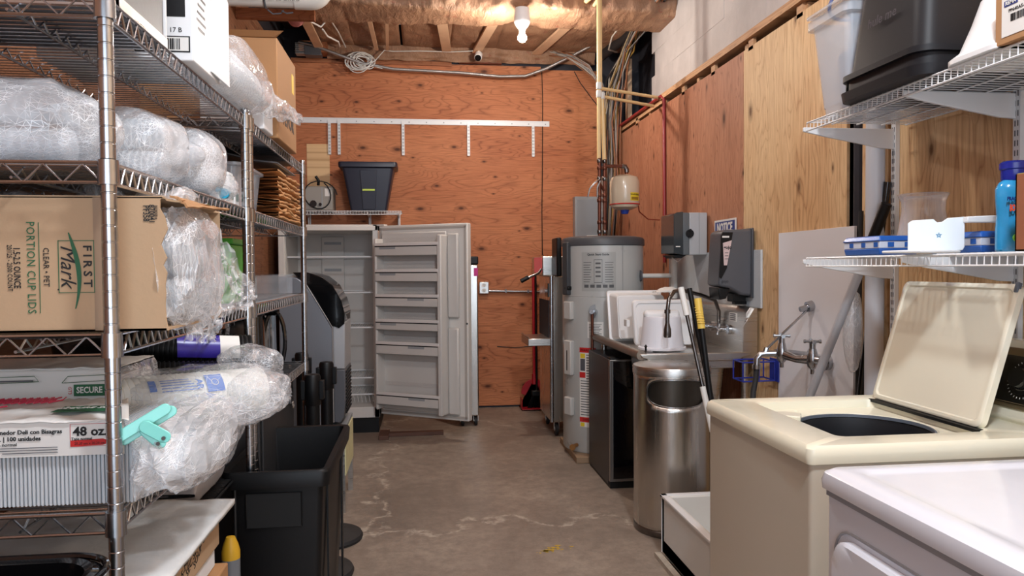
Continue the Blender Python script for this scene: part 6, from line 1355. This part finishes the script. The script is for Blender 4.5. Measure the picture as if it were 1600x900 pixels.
# upper shelf goods (z 1.915)
zu = 1.915
cl = thing('clear_lidded_tub', (1.60, 2.55, zu), 'tall clear plastic tub with its lid and cords inside on the upper shelf', 'tub')
mb = MB(); rings = []
for z, i_ in ((zu, .035), (2.24, .008), (2.245, -.012), (2.275, -.012), (2.277, .0), (1.95, .030)): rings.append([(x, y, z) for x, y in rrect(1.455+i_, 2.40+i_, 1.80-i_, 2.65-i_, .03)])
shell(mb, rings, True, False); obj('body', mb, M['clear'], cl, smooth=True)
obj('contents', MB().frustum(1.53, 2.44, 1.76, 2.61, 1.93, 2.16, .012), mat('blue_grey_cloth', (116,128,154), .8, var=.3, vs=12), cl, bevel=.03)
obj('lid', MB().obb((1.60, 2.50, 2.305), (.17, 0, .02), (0, .13, 0), (0, 0, .008)), M['clear'], cl, bevel=.006)
obj('cord_loop', MB().tube([(1.52+.07*math.cos(a), 2.50+.02*math.sin(2*a), 2.30+.055*math.sin(a)) for a in [k*2*PI/20 for k in range(20)]], .006, 8, closed=True), mat('blue_cord', (96,104,150), .4), cl, smooth=True)
obj('cord_loop', MB().tube([(1.60+.06*math.cos(a), 2.53+.02*math.sin(2*a), 2.31+.045*math.sin(a)) for a in [k*2*PI/20 for k in range(20)]], .005, 8, closed=True), M['dgrey'], cl, smooth=True)
bt = thing('black_storage_bin', (1.62, 2.15, zu), 'big scuffed black plastic bin upside down on the upper shelf', 'bin')
sc2 = NT('scuffed_black'); co = sc2.coord(); f_ = sc2.noise(sc2.coord((1, 2, 9), (0, .5, .3)), 22, 5, .75); sc2.l.new(sc2.ramp(f_, [(.66, S(24, 24, 28)), (.74, S(84, 84, 92))]), sc2.b.inputs['Base Color']); sc2.b.inputs['Roughness'].default_value = .5; sc2.b.inputs['Specular IOR Level'].default_value = .3
mb = MB(); rings = []
for z, i_, r in ((zu, -.0, .06), (zu+.03, -.004, .06), (zu+.032, .012, .06), (zu+.065, .012, .06), (zu+.067, .0, .06), (zu+.085, .0, .06), (zu+.087, .022, .05), (2.25, .05, .05), (2.58, .075, .05), (2.595, .095, .04)):
    rings.append([(x, y, z) for x, y in rrect(1.405+i_, 1.955+i_, 1.84-i_, 2.385-i_, r, 6)])
shell(mb, rings, True, True); obj('body', mb, sc2.m, bt, smooth=True)
for y in (2.34, 2.20, 2.04): obj('rib', MB().bb(1.418, y, zu+.03, 1.426, y+.006, zu+.085), M['blackp'], bt)
obj('hand_slot', MB().bb(1.452, 2.12, 2.24, 1.460, 2.24, 2.27), M['blackg'], bt)
text('hule me', (1.436, 2.17, 2.14), (.1,0,1), (0,-1,0), .045, mat('pencil_scrawl', (52,46,56), .5), bt, lift=.006)
wt = thing('white_basin', (1.60, 1.80, zu), 'white plastic basin resting upside down on the upper shelf', 'basin')
mb = MB(); rings = []
for z, i_, r in ((zu, 0, .08), (zu+.012, .0, .08), (zu+.03, .02, .08), (zu+.10, .045, .07), (zu+.165, .065, .06), (zu+.19, .09, .05), (zu+.195, .13, .03)): rings.append([(x, y, z) for x, y in rrect(1.435+i_, 1.66+i_, 1.82-i_, 1.935-i_*.8, r, 6)])
shell(mb, rings, True, True); obj('body', mb, M['white'], wt, smooth=True)
rb_ = thing('small_parts_carton', (1.56, 1.57, zu), 'small brown carton with a white and blue label at the end of the upper shelf', 'carton')
obj('body', MB().bb(1.44, 1.50, zu, 1.70, 1.72, 2.045), M['cardb'], rb_, bevel=.003)
patch('label', (1.44, 1.64, 1.98), (0,0,1), (0,-1,0), .115, .095, M['label'], rb_, lift=.001)
patch('blue_mark', (1.44, 1.668, 2.012), (0,0,1), (0,-1,0), .042, .014, mat('sign_blue', (44,60,130), .4), rb_, lift=.002)
text('REMA', (1.44, 1.668, 2.012), (0,0,1), (0,-1,0), .013, M['label'], rb_, lift=.003, bold=.0003)
text('PP640AS-LR', (1.44, 1.645, 1.992), (0,0,1), (0,-1,0), .012, M['ink'], rb_, lift=.002)
bcx = MB(); y = 1.668
random.seed(2)
while y > 1.62: bcx.bb(1.4375, y-.0012, 1.965, 1.4385, y, 1.983); y -= random.choice((.0022, .003, .004))
obj('barcode', bcx, M['ink'], rb_)
# lower shelf goods (z 1.403)
zl = 1.4035
bl_ = mat('wipes_blue', (36,92,176), .3); wh_ = mat('wipes_white', (206,214,230), .3)
def wipes(x0, x1, y0, y1, z0, z1, label, logo=True):
    t = thing('wipes_pack', ((x0+x1)/2, (y0+y1)/2, z0), label, 'wipes pack', 'blue packs on the lower shelf')
    obj('base_wrap', MB().frustum(x0, y0, x1, y1, z0, z0+(z1-z0)*.35, .004), bl_, t, bevel=.004); obj('middle_wrap', MB().bb(x0+.001, y0+.001, z0+(z1-z0)*.35, x1-.001, y1-.001, z0+(z1-z0)*.72), wh_, t, bevel=.002)
    obj('top_wrap', MB().frustum(x0-.004, y0-.004, x1+.004, y1+.004, z0+(z1-z0)*.72, z1, .010, True), bl_, t, bevel=.004)
    if logo:
        for k in range(3): patch('emblem', (x0, y1-.05-.07*k, z0+(z1-z0)*.54), (0,0,1), (0,-1,0), .022, .016, bl_, t, lift=.001)
        for k in range(3): patch('emblem', (x0+.04+.06*k, y0, z0+(z1-z0)*.54), (0,0,1), (1,0,0), .022, .016, bl_, t, lift=.001)
    return t
wipes(1.50, 1.64, 2.28, 2.49, zl, 1.468, 'blue and white wipes pack nearer the glass vase')
wipes(1.62, 1.80, 1.98, 2.20, zl, 1.468, 'blue and white wipes pack behind the white plastic tray stand')
gv_ = thing('glass_vase', (1.74, 2.40, zl), 'clear flared glass vase on the lower shelf', 'vase')
obj('vase', MB().lathe([(.001, 0), (.084, 0), (.087, .02), (.084, .06), (.076, .11), (.069, .155), (.070, .185), (.078, .205), (.082, .212), (.079, .213), (.067, .188), (.066, .155), (.073, .11), (.081, .06), (.083, .012), (.001, .006)], (1.735, 2.39, zl), 56), M['glass'], gv_, smooth='all')
ps = thing('white_plastic_stand', (1.50, 2.02, zl), 'white angled plastic stand with a notch on the lower shelf', 'stand')
obj('foot', MB().obb((1.46, 2.02, zl+.005), (.085, .03, 0), (-.02, .06, 0), (0, 0, .004)), M['white'], ps, bevel=.003)
pl = [(0, 0), (.145, 0), (.15, .01), (.15, .098), (.105, .095), (.090, .084), (.078, .083), (.068, .093), (.012, .090), (.0, .082)]
o = MB(); P0 = Vector((1.432, 2.04, zl+.008)); U_ = Vector((.80, -.33, 0)).normalized()*1.0
N_ = Vector((-U_.y, U_.x, 0)); o.add([P0+U_*a+Vector((0,0,b_))+N_*0 for a, b_ in pl]+[P0+U_*a+Vector((0,0,b_))+N_*.004 for a, b_ in pl], [tuple(range(10))[::-1], tuple(range(10, 20))]+[(i, (i+1) % 10, 10+(i+1) % 10, 10+i) for i in range(10)])
obj('upright_plate', o, mat('pale_blue_white_plastic', (222,232,240), .3), ps, bevel=.002)
obj('arm', MB().prism([(1.565, zl+.105), (1.72, zl+.112), (1.74, zl+.10), (1.75, zl+.01), (1.735, zl+.01), (1.70, zl+.088), (1.565, zl+.088)], 'Y', 1.965, 1.985), M['white'], ps, bevel=.003)
star = MB(); 
for a in range(5):
    q0, q1 = PI/2+a*4*PI/5, PI/2+(a+1)*4*PI/5; cc = P0+U_*.082+Vector((0,0,.045))-N_*.001
    star.tube([cc+U_*.008*math.cos(q0)+Vector((0,0,.008*math.sin(q0))), cc+U_*.008*math.cos(q1)+Vector((0,0,.008*math.sin(q1)))], .0008, 4)
obj('star_mark', star, mat('pale_blue_print', (120,170,200), .4), ps)
lbt = thing('laundry_bottle', (1.625, 1.88, zl), 'blue laundry fragrance booster bottle with a dark blue cap', 'bottle')
def bottle(cx, cy, rx, ry, prof, nn=40): 
    mb = MB(); shell(mb, [[(cx+rx*s_*math.cos(2*PI*k/nn), cy+ry*s_*math.sin(2*PI*k/nn), z) for k in range(nn)] for s_, z in prof], True, True); return mb
obj('body', bottle(1.622, 1.86, .052, .034, [(.90, zl), (1, zl+.006), (1, zl+.06), (.94, zl+.10), (1, zl+.14), (1.02, zl+.172), (.85, zl+.19), (.6, zl+.200)]), mat('bottle_blue', (46,150,206), .15, coat=.5, var=.12, vs=20), lbt, smooth=True)
obj('cap', bottle(1.622, 1.86, .036, .030, [(.95, zl+.196), (1, zl+.20), (1, zl+.225), (1.12, zl+.228), (1.12, zl+.243), (.9, zl+.249)]), mat('cap_blue', (32,44,150), .25), lbt, smooth=True)
ld = (-.45, -.89, 0); lr = (.89, -.45, 0)
dcol = mat('navy_print', (26,36,110), .4); gcol = mat('orange_red_print', (226,84,40), .4)
def bt_(s_, z, sz, m, dx=0, **k): return text(s_, (1.600+dx, 1.824, z), (0.03,0,1), (.95,-.31,0), sz, m, lbt, lift=.004, L=min(.062, .0062*len(s_)), **k)
bt_('FRAGRANCE', zl+.143, .0135, dcol, bold=.0006); bt_('BOOSTER', zl+.118, .024, gcol, bold=.0012, sx=.8)
for p in ((1.610, .050), (1.622, .035), (1.595, .038)): obj('green_drop', MB().disc((p[0], 1.824, zl+p[1]), .010, -.004, 14, 'Y'), mat('lime_green', (120,200,70), .3), lbt)
ob = thing('open_brown_box', (1.60, 1.70, zl), 'open brown cardboard box holding a lime green item on the lower shelf', 'box')
obj('body', MB().bb(1.515, 1.52, zl, 1.519, 1.735, 1.600).bb(1.515, 1.731, zl, 1.80, 1.735, 1.600).bb(1.796, 1.52, zl, 1.80, 1.735, 1.60).bb(1.515, 1.52, zl, 1.80, 1.735, zl+.004), mat('red_brown_card', (150,92,62), .7), ob)
obj('side_flap', MB().hexa([(1.519,1.730,1.560),(1.60,1.730,1.575),(1.60,1.733,1.575),(1.519,1.733,1.560)], [(1.517,1.729,1.602),(1.64,1.729,1.618),(1.64,1.733,1.618),(1.517,1.733,1.602)]), mat('olive_card', (170,160,80), .7), ob)
obj('lime_item', MB().prism([(1.525, 1.55), (1.64, 1.60), (1.72, 1.61), (1.75, 1.52), (1.54, 1.50)], 'Y', 1.60, 1.70), mat('lime_cloth', (170,214,70), .7), ob, bevel=.008)
tag(obj('green_mat', MB().bb(1.50, 1.44, zl, 1.76, 1.51, zl+.008), mat('green_pad', (150,190,150), .7), bevel=.003), 'thin pale green pad beside the open brown box', 'pad')
tag(obj('white_cloth', MB().grid(20, 16, lambda u, v: (1.60+.12*u, 1.60+.08*v, 1.615+.04*math.sin(PI*u)*math.sin(PI*v))), M['white'], smooth='all', thick=.004), 'white bag poking out of the open brown box', 'bag')
